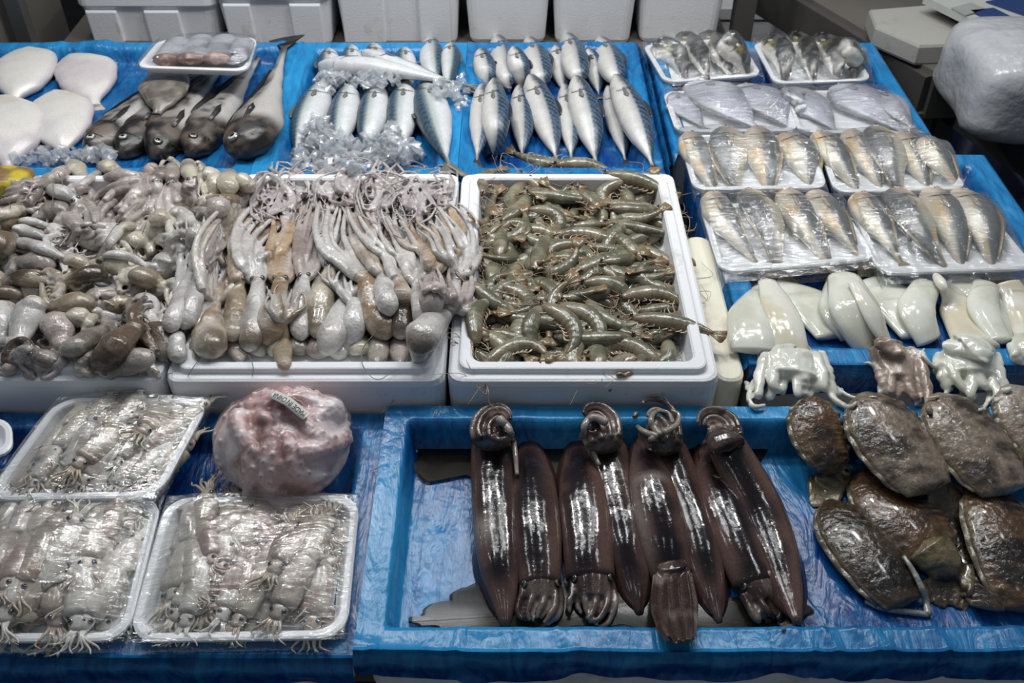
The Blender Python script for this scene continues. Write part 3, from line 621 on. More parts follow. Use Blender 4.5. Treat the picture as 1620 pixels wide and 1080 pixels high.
def fish(kind, name, label, group, px, wpx, back='L', roll=0, colour=None, cat='fish', nL=None, sink=.15, lift=0., detail=True, finc=None, q=.7, zmin=None, thick=None, eye=None):
    sp = SP[kind]; fseed[0] += 1; sd = fseed[0]; n = 56 if kind == 'mackerel' else 44
    if colour in ('mackerel2',) or kind == 'mackerel': n = 90
    t = np.linspace(0, 1, n); prof = (interp(t, sp['hd'])+interp(t, sp['hv']))/2
    X, _ = lay(px, 24, wpx*np.maximum(.25, np.interp(np.linspace(0, 1, 24), t, prof)), flat=(thick or sp['thick'])*(1.0), sink=sink, straight=True, q=q, lift=lift, zmin=zmin)
    X = crom(X[::3].tolist()+[X[-1]], n) if False else np.stack([np.interp(t, np.linspace(0, 1, 24), X[:, k]) for k in range(3)], 1)
    X = gsm(X, 2.5); mid = X[n//2]; hw_m = wpx/2*depth(*crom(px, 3)[1], mid[2])/FPX
    T = norm(np.gradient(X, axis=0)); S = norm(np.cross(T, [0, 0, 1.])); 
    if (S[n//2][0] > 0) != (back == 'R'): S = -S
    U = norm(np.cross(S, T)); U = np.where(U[:, 2:3] < 0, -U, U)
    ph = math.radians(roll); D = S*math.cos(ph)+U*math.sin(ph); Nn = -S*math.sin(ph)+U*math.cos(ph)
    hd = interp(t, sp['hd'])*hw_m; hv = interp(t, sp['hv'])*hw_m; th_ = (thick or sp['thick'])*hw_m; hw = np.sqrt(np.clip(prof, .02, 2))*th_*np.interp(t, [0, .1, .5, .85, 1], [.75, 1, .95, .5, .12])
    if kind == 'flatfish': hw = np.sqrt(np.clip(prof, .02, 2))*th_
    M = 32; an = np.arange(M)*2*math.pi/M; ca = np.cos(an); sa = np.sin(an)
    H = np.where(ca[None] > 0, hd[:, None], hv[:, None])
    def surf(ti, a):
        i = ti*(n-1); C = [np.interp(i, np.arange(n), X[:, k]) for k in range(3)]; d = np.array([np.interp(i, np.arange(n), D[:, k]) for k in range(3)]); m = np.array([np.interp(i, np.arange(n), Nn[:, k]) for k in range(3)])
        h_ = np.interp(i, np.arange(n), hd if math.cos(a) > 0 else hv); w_ = np.interp(i, np.arange(n), hw); return np.array(C)+d*h_*math.cos(a)+m*w_*math.sin(a), norm(d*math.cos(a)*w_+m*math.sin(a)*h_)
    V = X[:, None]+D[:, None]*(H*ca[None])[..., None]+Nn[:, None]*(hw[:, None]*(np.sign(sa)*np.abs(sa)**.9)[None])[..., None]; V = V.reshape(-1, 3)
    V = np.vstack([V, X[0], X[-1]]); F = [(i*M+j, i*M+(j+1) % M, (i+1)*M+(j+1) % M, (i+1)*M+j) for i in range(n-1) for j in range(M)]
    F += [(n*M, (j+1) % M, j) for j in range(M)]+[(n*M+1, (n-1)*M+j, (n-1)*M+(j+1) % M) for j in range(M)]
    if np.dot(np.cross(D[5], Nn[5]), T[5]) < 0: F = [tuple(f)[::-1] for f in F]
    tt = np.concatenate([np.repeat(t, M), [0, 1]]); ww = np.concatenate([np.tile((1+ca)/2, n), [.5, .5]])
    cf = CF[colour or kind]
    amp = {'cod': .0022, 'puffer': .0016, 'croaker': .0008, 'mackerel': .0006, 'butterfish': .0006, 'flatfish': .0012}[kind]
    nn = V-X[np.clip((tt*(n-1)).round().astype(int), 0, n-1)]; V = V+norm(nn)*(fbm(V, 45, 2, sd)*amp)[:, None]
    if kind == 'cod':
        V = V+norm(nn)*(fbm(V, 110, 3, sd+5)*.0016*(1.2-tt))[:, None]; V = V-norm(nn)*(np.exp(-((ww-.30+.6*tt)/.022)**2)*(tt < .13)*.0045)[:, None]-norm(nn)*(np.exp(-((tt-.25-.035*np.cos((ww-.45)*6))/.012)**2)*.003)[:, None]
    if kind == 'flatfish': V = V+norm(nn)*(vn(V, 15, sd+2)*.007*np.abs(2*ww-1))[:, None]
    C = cf(tt, ww, V, sd)
    root = thing(name, label, cat, (mid[0], mid[1], V[:, 2].min()), group)
    mesh('body', V, F, M_FISH, root, C); stamp(V, F)
    # tail fin
    knd, tl, tw = sp['tail']; L = np.linalg.norm(np.diff(X, axis=0), axis=1).sum(); fc = np.array(finc if finc is not None else lin(96, 96, 92))
    u = np.linspace(-1, 1, 9); base = X[-1]-T[-1]*L*.02+D[-1][None]*(u*hd[-1])[:, None]
    ext = (.45+.55*np.abs(u)) if knd == 'fork' else (1-.15*u*u)
    tip = X[-1][None]+T[-1][None]*(L*tl*ext)[:, None]+D[-1][None]*(u*tw*hw_m)[:, None]+np.array([0, 0, 1])*(np.abs(u)*.001)[:, None]
    low = -Nn[-1]*0; V2, F2 = fin_patch(base, tip+low, Nn[-1]); hh = hf(V2[:, 0], V2[:, 1]); V2[:, 2] = np.maximum(V2[:, 2], V2[:, 2]*.6+.4*hh)
    o = mesh('tail_fin', V2, F2, M_FIN, root, np.tile(fc, (len(V2), 1))*(1+.2*vn(V2, 200, sd))[:, None])
    if not detail: return root
    # eye
    if sp['eye'] and eye is not False:
        et, ew, er = sp['eye']; a = math.acos(ew); c, m = surf(et, a); r = er*hw_m
        V3, F3, C3 = dome(c-m*r*.15, m, r, r*.45, eye or EYE_F); mesh('eye', V3, F3, M_EYE, root, C3)
    if sp['eye']:
        # gill cover: raised plate between eye and belly
        A = []; m_ = 9
        for i in range(m_):
            for j in range(11):
                u_ = i/(m_-1); v_ = j/10; a = math.radians(48+92*v_); tq = .13+(.10+.035*math.sin(v_*math.pi))*u_; c, m = surf(tq, a); edge = math.sin(math.pi*min(1, v_)*1.0)**.5 if 0 < v_ < 1 else 0
                A.append(c+m*(.0012*edge*(u_**.7)+ -.0008*(1-edge)+.0003))
        A = np.array(A); Fg = grid_faces(m_, 11); ts = np.repeat(.12+.09*np.linspace(0, 1, m_), 11); ws = np.tile((1+np.cos(np.radians(48+92*np.linspace(0, 1, 11))))/2, m_)
        cg = cf(ts, ws, A, sd)*np.where(np.repeat(np.linspace(0, 1, m_), 11) > .95, .55, 1.)[:, None]
        if np.dot(Nn[8], np.cross(T[8], D[8])) < 0: Fg = [f[::-1] for f in Fg]
        mesh('gill_cover', A, Fg, M_FISH, root, cg)
        # pectoral fin
        pl = {'mackerel': .10, 'croaker': .20, 'cod': .18, 'butterfish': .14, 'puffer': .08}[kind]; pc = {'mackerel': lin(112, 112, 108), 'croaker': lin(168, 156, 130), 'cod': lin(44, 40, 40), 'butterfish': lin(150, 148, 156), 'puffer': lin(190, 184, 168)}[kind]
        b0 = []; b1 = []
        for k_ in range(6):
            a = math.radians(86+9*k_/5); c, m = surf(.245, a); b0.append(c+m*.0012); c, m = surf(.245+pl*(1-.3*abs(k_-2)/3), math.radians(82+17*k_/5)); b1.append(c+m*.0016)
        Vp, Fp = fin_patch(b0, b1, Nn[10], .0005); mesh('pectoral_fin', Vp, Fp, M_FIN, root, np.tile(pc, (len(Vp), 1)))
        # dorsal fin folded along the back
        if kind in ('croaker', 'cod', 'mackerel'):
            q0 = np.linspace(.32, .82 if kind != 'mackerel' else .5, 12); b0 = []; b1 = []
            for k_, qq in enumerate(q0):
                c, m = surf(qq, .12); b0.append(c-m*.001); b1.append(c+m*(.006 if kind != 'cod' else .009)*math.sin(math.pi*(k_+.7)/12.5)**.5*(hw_m/.03)+T[3]*.004)
            Vp, Fp = fin_patch(b0, b1, Nn[10], .0005); mesh('dorsal_fin', Vp, Fp, M_FIN, root, np.tile(fc*.8, (len(Vp), 1)))
    return root
# ---- flat white fish, far left
M_WF = 0
FLG = 'white flatfish lying belly up'
for lb, px, wd, bk in [
    ('white flatfish at the back left with a ragged dark-veined head end', [(52, 76), (38, 115), (18, 168)], 104, 'L'),
    ('white flatfish in the back row nearest the cod, below the foam boxes', [(112, 90), (138, 120), (152, 172)], 94, 'R'),
    ('white flatfish in the front row beside the first black head', [(88, 146), (98, 190), (98, 252)], 104, 'R'),
    ('largest white flatfish, cut by the left edge, with a grey rim', [(-6, 158), (8, 205), (14, 272)], 138, 'R')]:
    fish('flatfish', 'flatfish', lb, FLG, px, wd, bk, 0, colour='flatfish', finc=lin(190, 178, 170), thick=.30, sink=.1)
# ---- cod
CG = 'black-headed cod'
cods = [('black-headed cod furthest left, beside the white flatfish, round pale eye', [(137, 246), (190, 200), (262, 140), (330, 92)], 64, 'L', 10, EYE_F),
    ('second black-headed cod from the left, with a pale round eye under the flatfish', [(186, 248), (240, 195), (300, 135), (350, 92)], 62, 'L', 12, EYE_F),
    ('third black-headed cod, darkest head in the middle of the five', [(243, 252), (275, 205), (318, 145), (362, 92)], 66, 'L', 30, EYE_D),
    ('fourth black-headed cod with a wide closed mouth and spotted back', [(298, 246), (335, 195), (375, 145), (414, 82)], 66, 'L', 25, EYE_D),
    ('rightmost black-headed cod with a fat pale belly, next to the iced mackerel', [(378, 248), (402, 200), (430, 145), (452, 68)], 84, 'L', -8, EYE_F)]
for lb, px, wd, bk, rl, ey in cods:
    fish('cod', 'cod', lb, CG, px, wd, bk, rl, finc=lin(28, 26, 26), sink=.1, eye=ey)
fish('flatfish', 'flatfish', 'small olive grey flatfish lying across the cod', None, [(262, 100), (262, 140), (248, 184)], 78, 'R', 0, colour='greyflat', finc=lin(80, 72, 64), thick=.26, sink=-.3)
# ---- foam trays
def tray(label, BL, BR, FR, FL, z, h=.022, group=None, rim=.009, rad=.028):
    """corners as seen; rim at z, rigid rounded tray through them"""
    c4 = np.array([P(*BL, z)[:2], P(*BR, z)[:2], P(*FR, z)[:2], P(*FL, z)[:2]])
    def bil(u, v): return (c4[0]*(1-u)[:, None]*(1-v)[:, None]+c4[1]*u[:, None]*(1-v)[:, None]+c4[2]*u[:, None]*v[:, None]+c4[3]*(1-u)[:, None]*v[:, None])
    W = (np.linalg.norm(c4[1]-c4[0])+np.linalg.norm(c4[2]-c4[3]))/2; Hh = (np.linalg.norm(c4[3]-c4[0])+np.linalg.norm(c4[2]-c4[1]))/2
    def ring(d, r): L = rrect(d, W-d, d, Hh-d, r, 6); return bil(L[:, 0]/W, L[:, 1]/Hh)
    zb = z-h
    rs = [(ring(.020, rad*.6), zb), (ring(.014, rad*.7), zb+.004), (ring(.003, rad), z-.006), (ring(0, rad), z-.005), (ring(0, rad), z-.001), (ring(.003, rad), z+.0005), (ring(rim, rad*.85), z), (ring(rim+.002, rad*.8), z-.002), (ring(rim+.009, rad*.65), zb+.008), (ring(rim+.015, rad*.55), zb+.005)]
    V, F = rings(rs)
    if V[:, 2].size and np.cross(np.append(c4[1]-c4[0], 0), np.append(c4[3]-c4[0], 0))[2] < 0: F = [tuple(f)[::-1] for f in F]
    F = [tuple(f)[::-1] for f in F]
    o = mesh('foam_tray', V, F, M_TRAY, smooth=False); tag(o, label, 'tray', group)
    u = np.repeat(np.linspace(.02, .98, 90), 90); v = np.tile(np.linspace(.02, .98, 90), 90); q = bil(u, v); e = np.minimum(np.minimum(u, 1-u)*W, np.minimum(v, 1-v)*Hh)
    zz = np.where(e < rim+.004, z, np.where(e < rim+.012, z-h*.4, zb+.006)); i, j = hi(q[:, 0], q[:, 1]); HF[i, j] = np.maximum(zz, zb+.005)
    return dict(bil=bil, W=W, H=Hh, z=z, zb=zb, c4=c4)
def cling(tr, label, ov=.0, mat=None, seed=0, lift=.0015, seg=70, group=None, ext=(0, 0)):
    bil = tr['bil']; W = tr['W']; H = tr['H']; z = tr['z']; n = seg; a0 = -.006; a1 = 1.006
    U, Vv = np.meshgrid(np.linspace(a0, a1, n), np.linspace(-.008-ext[0], 1.008+ext[1], n), indexing='ij'); q = bil(U.ravel(), Vv.ravel())
    # taut sheet over everything inside: closing of the height field
    i, j = hi(q[:, 0], q[:, 1]); Z = HF[i, j].reshape(n, n); inside = (U > 0) & (U < 1) & (Vv > 0) & (Vv < 1); Z = np.where(inside, Z, z-.004); Z0 = np.maximum(Z, np.where(inside, z, z-.006))
    S = Z0.copy()
    for _ in range(60):
        B = boxblur(S, 2); S = np.maximum(B, Z0)
    S = np.maximum(boxblur(S, 1), Z0)+lift
    Q3 = np.column_stack([q, np.zeros(len(q))]); S = S+(np.abs(vn(Q3*[1, .5, 1], 60, seed)).reshape(n, n)*.0012)
    edge = np.minimum(np.minimum(U-a0, a1-U), np.minimum(Vv-(-.008-ext[0]), (1.008+ext[1])-Vv)); S = np.where(edge < 1e-6, z-.014, S); 
    V = np.column_stack([q, S.ravel()]); o = mesh('cling_film', V, [f[::-1] for f in grid_faces(n, n)], mat or M_CLING); tag(o, label, 'cling film', group); i, j = hi(q[:, 0], q[:, 1]); return o
# cutlassfish tray, high on the cod tails
tr = tray('white foam tray of silver cutlassfish chunks resting on the cod tails', (252, 62), (408, 58), (392, 112), (214, 106), .935)
k_ = 0
for a, b_, wd in [((285, 66), (262, 96), 46), ((322, 62), (300, 94), 46), ((357, 62), (341, 94), 46), ((386, 66), (374, 98), 36)]:
    k_ += 1
    X, r = lay([a, b_], 20, wd, .45, .0, q=.9); r = r.mean()
    rxx = np.array([.82]+[1]*18+[.9])*r
    cf_ = lambda t, th, V: mixc(mixc(mixc(lin(176, 178, 186), lin(120, 120, 128), sst(-.2, .5, fbm(V, 30, 3, k_))), lin(210, 212, 216), sst(.6, 1, np.sin(th))*.4), lin(134, 96, 80), (t > .93)*1.0)
    V, F, C = loft(X, rxx, r*.42, 20, colf=cf_)
    o = thing('cutlassfish_chunk', ['silver cutlassfish chunk at the left end of the small foam tray', 'second silver cutlassfish chunk from the left in the small foam tray', 'third silver cutlassfish chunk from the left in the small foam tray', 'silver cutlassfish chunk at the right end of the small foam tray'][k_-1], 'fish', X.mean(0), 'cutlassfish chunks'); mesh('body', V, F, M_FISH, o, C); stamp(V, F)
    E_ = X[-1]+np.array([0, -.002, 0]); Tn = norm(X[-1]-X[-2]); V3, F3, C3 = dome(E_, Tn, r*.36, .002, [(.2, lin(70, 50, 44)), (.5, lin(150, 104, 88)), (1, lin(186, 150, 130))]); mesh('cut_face', V3, F3, M_FISH, o, C3)
cling(tr, 'clear film over the silver cutlassfish chunks', seed=3)
# ---- mackerel on ice, back row first
MG = 'mackerel on ice'
for lb, px, wd, bk in [
    ('mackerel at the back left of the iced crate, mostly under the crosswise pair', [(522, 82), (520, 110), (524, 150)], 38, 'L'),
    ('second mackerel of the back row of the iced crate', [(558, 76), (556, 108), (560, 150)], 38, 'L'),
    ('third mackerel of the back row of the iced crate, dark headed', [(592, 74), (594, 108), (600, 150)], 42, 'L'),
    ('fourth mackerel of the back row of the iced crate, low in the ice', [(640, 78), (642, 110), (650, 150)], 36, 'L'),
    ('green-backed mackerel standing plump behind the crosswise pair', [(682, 64), (684, 95), (690, 150)], 40, 'R'),
    ('pale mackerel at the back right corner of the iced crate', [(713, 72), (713, 100), (706, 150)], 32, 'R')]:
    fish('mackerel', 'mackerel', lb, MG, px, wd, bk, 8, finc=lin(110, 112, 104))
for lb, px, wd, bk in [
    ('mackerel at the left of the iced front row, leaning over the crate corner', [(512, 136), (488, 190), (464, 250)], 56, 'L'),
    ('second mackerel of the iced front row, ice heaped on its tail', [(555, 138), (542, 190), (532, 248)], 50, 'L'),
    ('third mackerel of the iced front row, yellow-flanked', [(598, 136), (588, 190), (574, 248)], 50, 'L'),
    ('fourth mackerel of the iced front row, brightest yellow-green flank', [(640, 132), (636, 188), (630, 250)], 52, 'L'),
    ('rightmost mackerel of the iced front row, bluest back', [(672, 134), (686, 188), (710, 262)], 60, 'L')]:
    fish('mackerel', 'mackerel', lb, MG, px, wd, bk, 4, finc=lin(110, 112, 104), q=.6)
fish('mackerel', 'mackerel', 'slender silver mackerel lying crosswise, the further of two', MG, [(572, 82), (650, 112), (740, 140)], 34, 'R', -10, finc=lin(130, 132, 116), sink=0)
fish('mackerel', 'mackerel', 'long silver mackerel lying crosswise over the back row, pink snout to the left', MG, [(502, 104), (600, 108), (728, 132)], 40, 'R', -20, finc=lin(130, 132, 116), sink=0)
# ---- paired mackerel
PG = 'paired striped mackerel'
back_r = [((760, 80), (772, 148), 36, 'lower'), ((786, 58), (806, 152), 44, 'upper'), ((812, 76), (828, 148), 36, 'lower'), ((836, 62), (862, 152), 46, 'upper'), ((878, 72), (892, 150), 36, 'lower'), ((896, 55), (920, 150), 46, 'upper'), ((930, 78), (948, 152), 34, 'lower'), ((948, 62), (982, 150), 46, 'upper')]
front_r = [((764, 134), (754, 256), 40, 'lower'), ((782, 126), (782, 262), 46, 'upper'), ((822, 136), (826, 252), 40, 'lower'), ((838, 120), (882, 256), 50, 'upper'), ((894, 134), (904, 254), 40, 'lower'), ((910, 122), (944, 262), 50, 'upper'), ((962, 136), (990, 258), 38, 'lower'), ((972, 120), (1034, 266), 50, 'upper')]
ords = ['leftmost', 'second', 'third', 'rightmost']
for row, R_ in (('back', back_r), ('front', front_r)):
    for i, (a, b_, wd, lv) in enumerate(R_):
        m_ = ((a[0]+b_[0])/2+3, (a[1]+b_[1])/2)
        fish('mackerel', 'mackerel', f'striped mackerel, the {"overlapped left" if lv=="lower" else "overlapping right"} one of the {ords[i//2]} pair in the {row} row', PG, [a, m_, b_], wd, 'R', 12, colour='mackerel2', finc=lin(58, 62, 66), sink=.1 if lv == 'lower' else .05, q=.6, eye=False)
# ------------------------------------------------------------------ ice
mi = cling_mat('crushed_ice', .10, .6, (.97, .985, 1), (1, 1, 1)); mi.node_tree.nodes['Mix Shader.001'].inputs[0].default_value = .22
def ice(label, spots, n, size=.011):
    Vs = []; Fs = []; o = 0; base = [(-1, -1, -1), (1, -1, -1), (1, 1, -1), (-1, 1, -1), (-1, -1, 1), (1, -1, 1), (1, 1, 1), (-1, 1, 1)]
    fc = [(3, 2, 1, 0), (4, 5, 6, 7), (0, 1, 5, 4), (1, 2, 6, 5), (2, 3, 7, 6), (3, 0, 4, 7)]
    for k in range(n):
        (px, py, rx, ry) = random.choice(spots); a = random.random()*6.28; rr = math.sqrt(random.random()); x_, y_ = px+rx*rr*math.cos(a), py+ry*rr*math.sin(a)
        z = hit(x_, y_); c = P(x_, y_, z+size*.3); s = size*rnd(.4, 1.1)
        R_ = np.array([random.gauss(0, 1) for _ in range(9)]).reshape(3, 3); Qm, _ = np.linalg.qr(R_)
        q = (np.array(base)*[1, rnd(.5, 1), rnd(.4, .9)]+rng.normal(0, .22, (8, 3)))*s@Qm.T+c
        Vs.append(q); Fs += [tuple(i+o for i in f) for f in fc]; o += 8; i, j = hi(q[:, 0].mean(), q[:, 1].mean()); HF[i-1:i+2, j-1:j+2] = np.maximum(HF[i-1:i+2, j-1:j+2], c[2]+s*.3)
    ob = mesh('crushed_ice', np.vstack(Vs), Fs, mi, smooth=False); tag(ob, label, 'ice', kind='stuff')
ice('crushed ice heaped over the tails of the front mackerel row', [(520, 235, 45, 28), (560, 245, 55, 22), (600, 235, 45, 24), (505, 210, 25, 25), (545, 265, 40, 10), (635, 240, 30, 16), (620, 215, 12, 20), (490, 250, 25, 18)], 900, .009)
ice('ice lumps between the two rows of iced mackerel', [(560, 125, 60, 12), (600, 125, 40, 10), (520, 128, 20, 16), (700, 140, 20, 14), (730, 150, 12, 30)], 260, .008)
ice('scattered clear ice around the flatfish and cod', [(90, 245, 45, 14), (150, 246, 30, 8), (60, 255, 40, 10)], 70, .011)
# ------------------------------------------------------------------ octopus
TONE = dict(white=(lin(206, 204, 202), lin(176, 172, 170)), cream=(lin(202, 196, 180), lin(174, 166, 150)), grey=(lin(150, 142, 136), lin(112, 102, 96)), tan=(lin(158, 144, 122), lin(108, 92, 74)),
    brown=(lin(104, 88, 74), lin(60, 48, 40)), orange=(lin(184, 160, 132), lin(140, 110, 78)), pink=(lin(180, 168, 164), lin(140, 126, 122)), lilac=(lin(176, 168, 170), lin(138, 126, 126)), mix=(lin(196, 188, 178), lin(142, 116, 88)))
oc = [0]
def octo(label, group, mantle, w, arms=None, tone='grey', atone=None, nare=8, spread=.5, eyes=True, armr=.0085, wig=.008, mprof=None, q=.75, sink=.25, patch=None, name='octopus', taper=1., rel=None, lift=0, ast=.22):
    """mantle: path from tip to neck; arms: path from neck outward; w in px"""
    oc[0] += 1; sd = oc[0]; A, B = [np.array(q_) for q_ in TONE[tone]]; A2, B2 = [np.array(q_) for q_ in TONE[atone or tone]]
    n = 22; t = np.linspace(0, 1, n); pr = interp(t, mprof or [(0, .16), (.05, .5), (.15, .82), (.35, 1), (.6, .96), (.8, .72), (.92, .56), (1, .5)])
    X, _ = lay(mantle, n, w*pr, .72, sink, q=q, sm=2.5, lift=lift); sc = depth(*mantle[0], X[0][2])/FPX; r = w/2*pr*sc
    dent = 1+.12*vn(np.column_stack([t*3, t*0+sd, t*0]), 1.3, sd)
    def mc(t_, th, V):
        f = sst(-.25, .45, fbm(V, 26, 4, sd)); c = mixc(A, B, f); c = mixc(c, B*.7, sst(.25, .7, vn(V, 55, sd+9))*.4); c = mixc(c, lin(214, 208, 196), (1-sst(.05, .5, t_))*.3)
        if patch is not None: c = mixc(c, TONE[patch][1], sst(0, .4, vn(V, 16, sd+3))*.9*(1-sst(.5, .9, abs(t_-.4)*2)))
        return c
    Vm, Fm, Cm = loft(X, r*dent, r*.78*dent, 20, colf=mc)
    Vm = Vm+norm(Vm-X[np.clip((np.concatenate([np.repeat(t, 20), [0, 1]])*(n-1)).astype(int), 0, n-1)])*(vn(Vm, 32, sd)*.0022)[:, None]
    parts = [(Vm, Fm, Cm)]; hd = X[-1]; dirv = norm(X[-1]-X[-3])
    # head
    Xh = np.array([hd-dirv*r[-1]*.6, hd, hd+dirv*r[-1]*.9]); Xh = np.stack([np.interp(np.linspace(0, 2, 7), [0, 1, 2], Xh[:, k]) for k in range(3)], 1)
    parts.append(loft(Xh, r[-1]*np.array([.6, .9, 1.05, 1.12, 1.05, .95, .7]), r[-1]*np.array([.6, .85, .95, .95, .9, .8, .6]), 14, colf=mc))
    def ac(t_, th, V):
        f = sst(-.3, .5, fbm(V, 30, 3, sd+7)); c = mixc(A2, B2, f*.8); return mixc(c, lin(206, 198, 194), sst(.2, .95, -np.sin(th))*.5+.25*sst(.3, 1, t_))
    armpts = []
    def mkac(wf):
        return lambda t_, th, V: mixc(ac(t_, th, V), lin(204, 200, 198), np.full(len(t_), wf))
    if arms is not None:
        m_ = 26; ap = crom([mantle[-1]]+list(arms), m_) if rel is None else crom([mantle[-1]]+[(mantle[-1][0]+a, mantle[-1][1]+b_) for a, b_ in arms], m_)
        tv = norm(np.gradient(ap, axis=0)); nv = np.column_stack([-tv[:, 1], tv[:, 0]])
        for k in range(nare):
            f = (k-(nare-1)/2)/((nare-1)/2+1e-6) if nare > 1 else 0; ta = np.linspace(0, 1, m_); ln = rnd(.78, 1.0); ii = ta*ln*(m_-1)
            base = np.column_stack([np.interp(ii, np.arange(m_), ap[:, c]) for c in (0, 1)]); nn = np.column_stack([np.interp(ii, np.arange(m_), nv[:, c]) for c in (0, 1)])
            off = f*(w*.30+(spread*w)*sst(0, .6, ta)); ph = random.random()*6; off = off+wig/sc*np.sin(ta*rnd(5, 10)+ph)*ta**1.2+rnd(-.1, .1)*w*ta
            pth = base+nn*off[:, None]; ra = armr*(1-.86*ta*taper)*rnd(.85, 1.15); ra = np.maximum(ra, .0018)
            Xa, _ = lay(pth.tolist(), m_, ra/sc*2, .85, .15, q=.6, sm=1.5, lift=(.004 if k % 2 else 0))
            Xa[0:3] = Xa[0:3]*np.array([.3, .6, .85])[:, None]+(hd+dirv*r[-1]*.3)*np.array([.7, .4, .15])[:, None]
            V, F, C = loft(Xa, ra*(1+.10*np.sin(ta*60)*(ta > .15)), ra*.9, 9, colf=mkac(random.choice([0, 0, .25, .6]))); parts.append((V, F, C)); armpts.append((V, F))
    V, F, C = fuse(parts, .0022, 2)
    C = C*(1+.10*vn(V, 150, sd))[:, None]; root = thing(name, label, 'octopus', (*X[n//2][:2], V[:, 2].min()), group)
    mesh('body', V, F, M_SLIME, root, C); stamp(V)
    if eyes:
        s = norm(np.cross(dirv, [0, 0, 1.]))
        for sg in (-1, 1):
            c = hd+dirv*r[-1]*.15+s*sg*r[-1]*.72+np.array([0, 0, r[-1]*.62]); V3, F3, C3 = dome(c, s*sg*.5+np.array([0, 0, .9]), .0048, .0034, [(.3, lin(12, 12, 12)), (.6, lin(54, 54, 52)), (.8, lin(120, 116, 110)), (1, lin(92, 84, 78))]); mesh('eye', V3, F3, M_EYE, root, C3)
    return root
OG = 'octopuses tangled in the left box'
# bottom fill of the left box: octopuses mostly buried
tones = ['grey', 'tan', 'pink', 'cream', 'brown', 'white']
for i, (x_, y_, a) in enumerate([(30, 330, 0), (120, 330, 2), (210, 320, 1), (300, 330, 3), (370, 320, 2), (20, 410, .5), (110, 420, 2.6), (200, 410, 1.2), (290, 400, .4), (340, 370, 2), (10, 490, 1), (90, 500, .2), (170, 490, 2.2), (235, 470, 3), (30, 560, 0), (110, 560, .6), (190, 560, 3), (225, 540, 2), (60, 300, 1), (330, 290, 3), (15, 300, .5), (5, 350, 2), (60, 380, 1), (150, 380, .3), (165, 345, 2), (130, 455, 1), (215, 455, 2), (60, 460, 0)]):
    dx, dy = math.cos(a), math.sin(a)*.6; t_ = tones[i % 4]
    octo(f'{t_} octopus buried low in the tangled left box, glimpsed between others'.replace('tan ', 'tan-brown '), OG, [(x_-dx*30, y_-dy*30), (x_, y_), (x_+dx*22, y_+dy*22)], rnd(34, 46), [(x_+dx*50, y_+dy*50+6), (x_+dx*80, y_+dy*60+18)], t_, wig=.012, armr=.010, spread=.9, eyes=False)
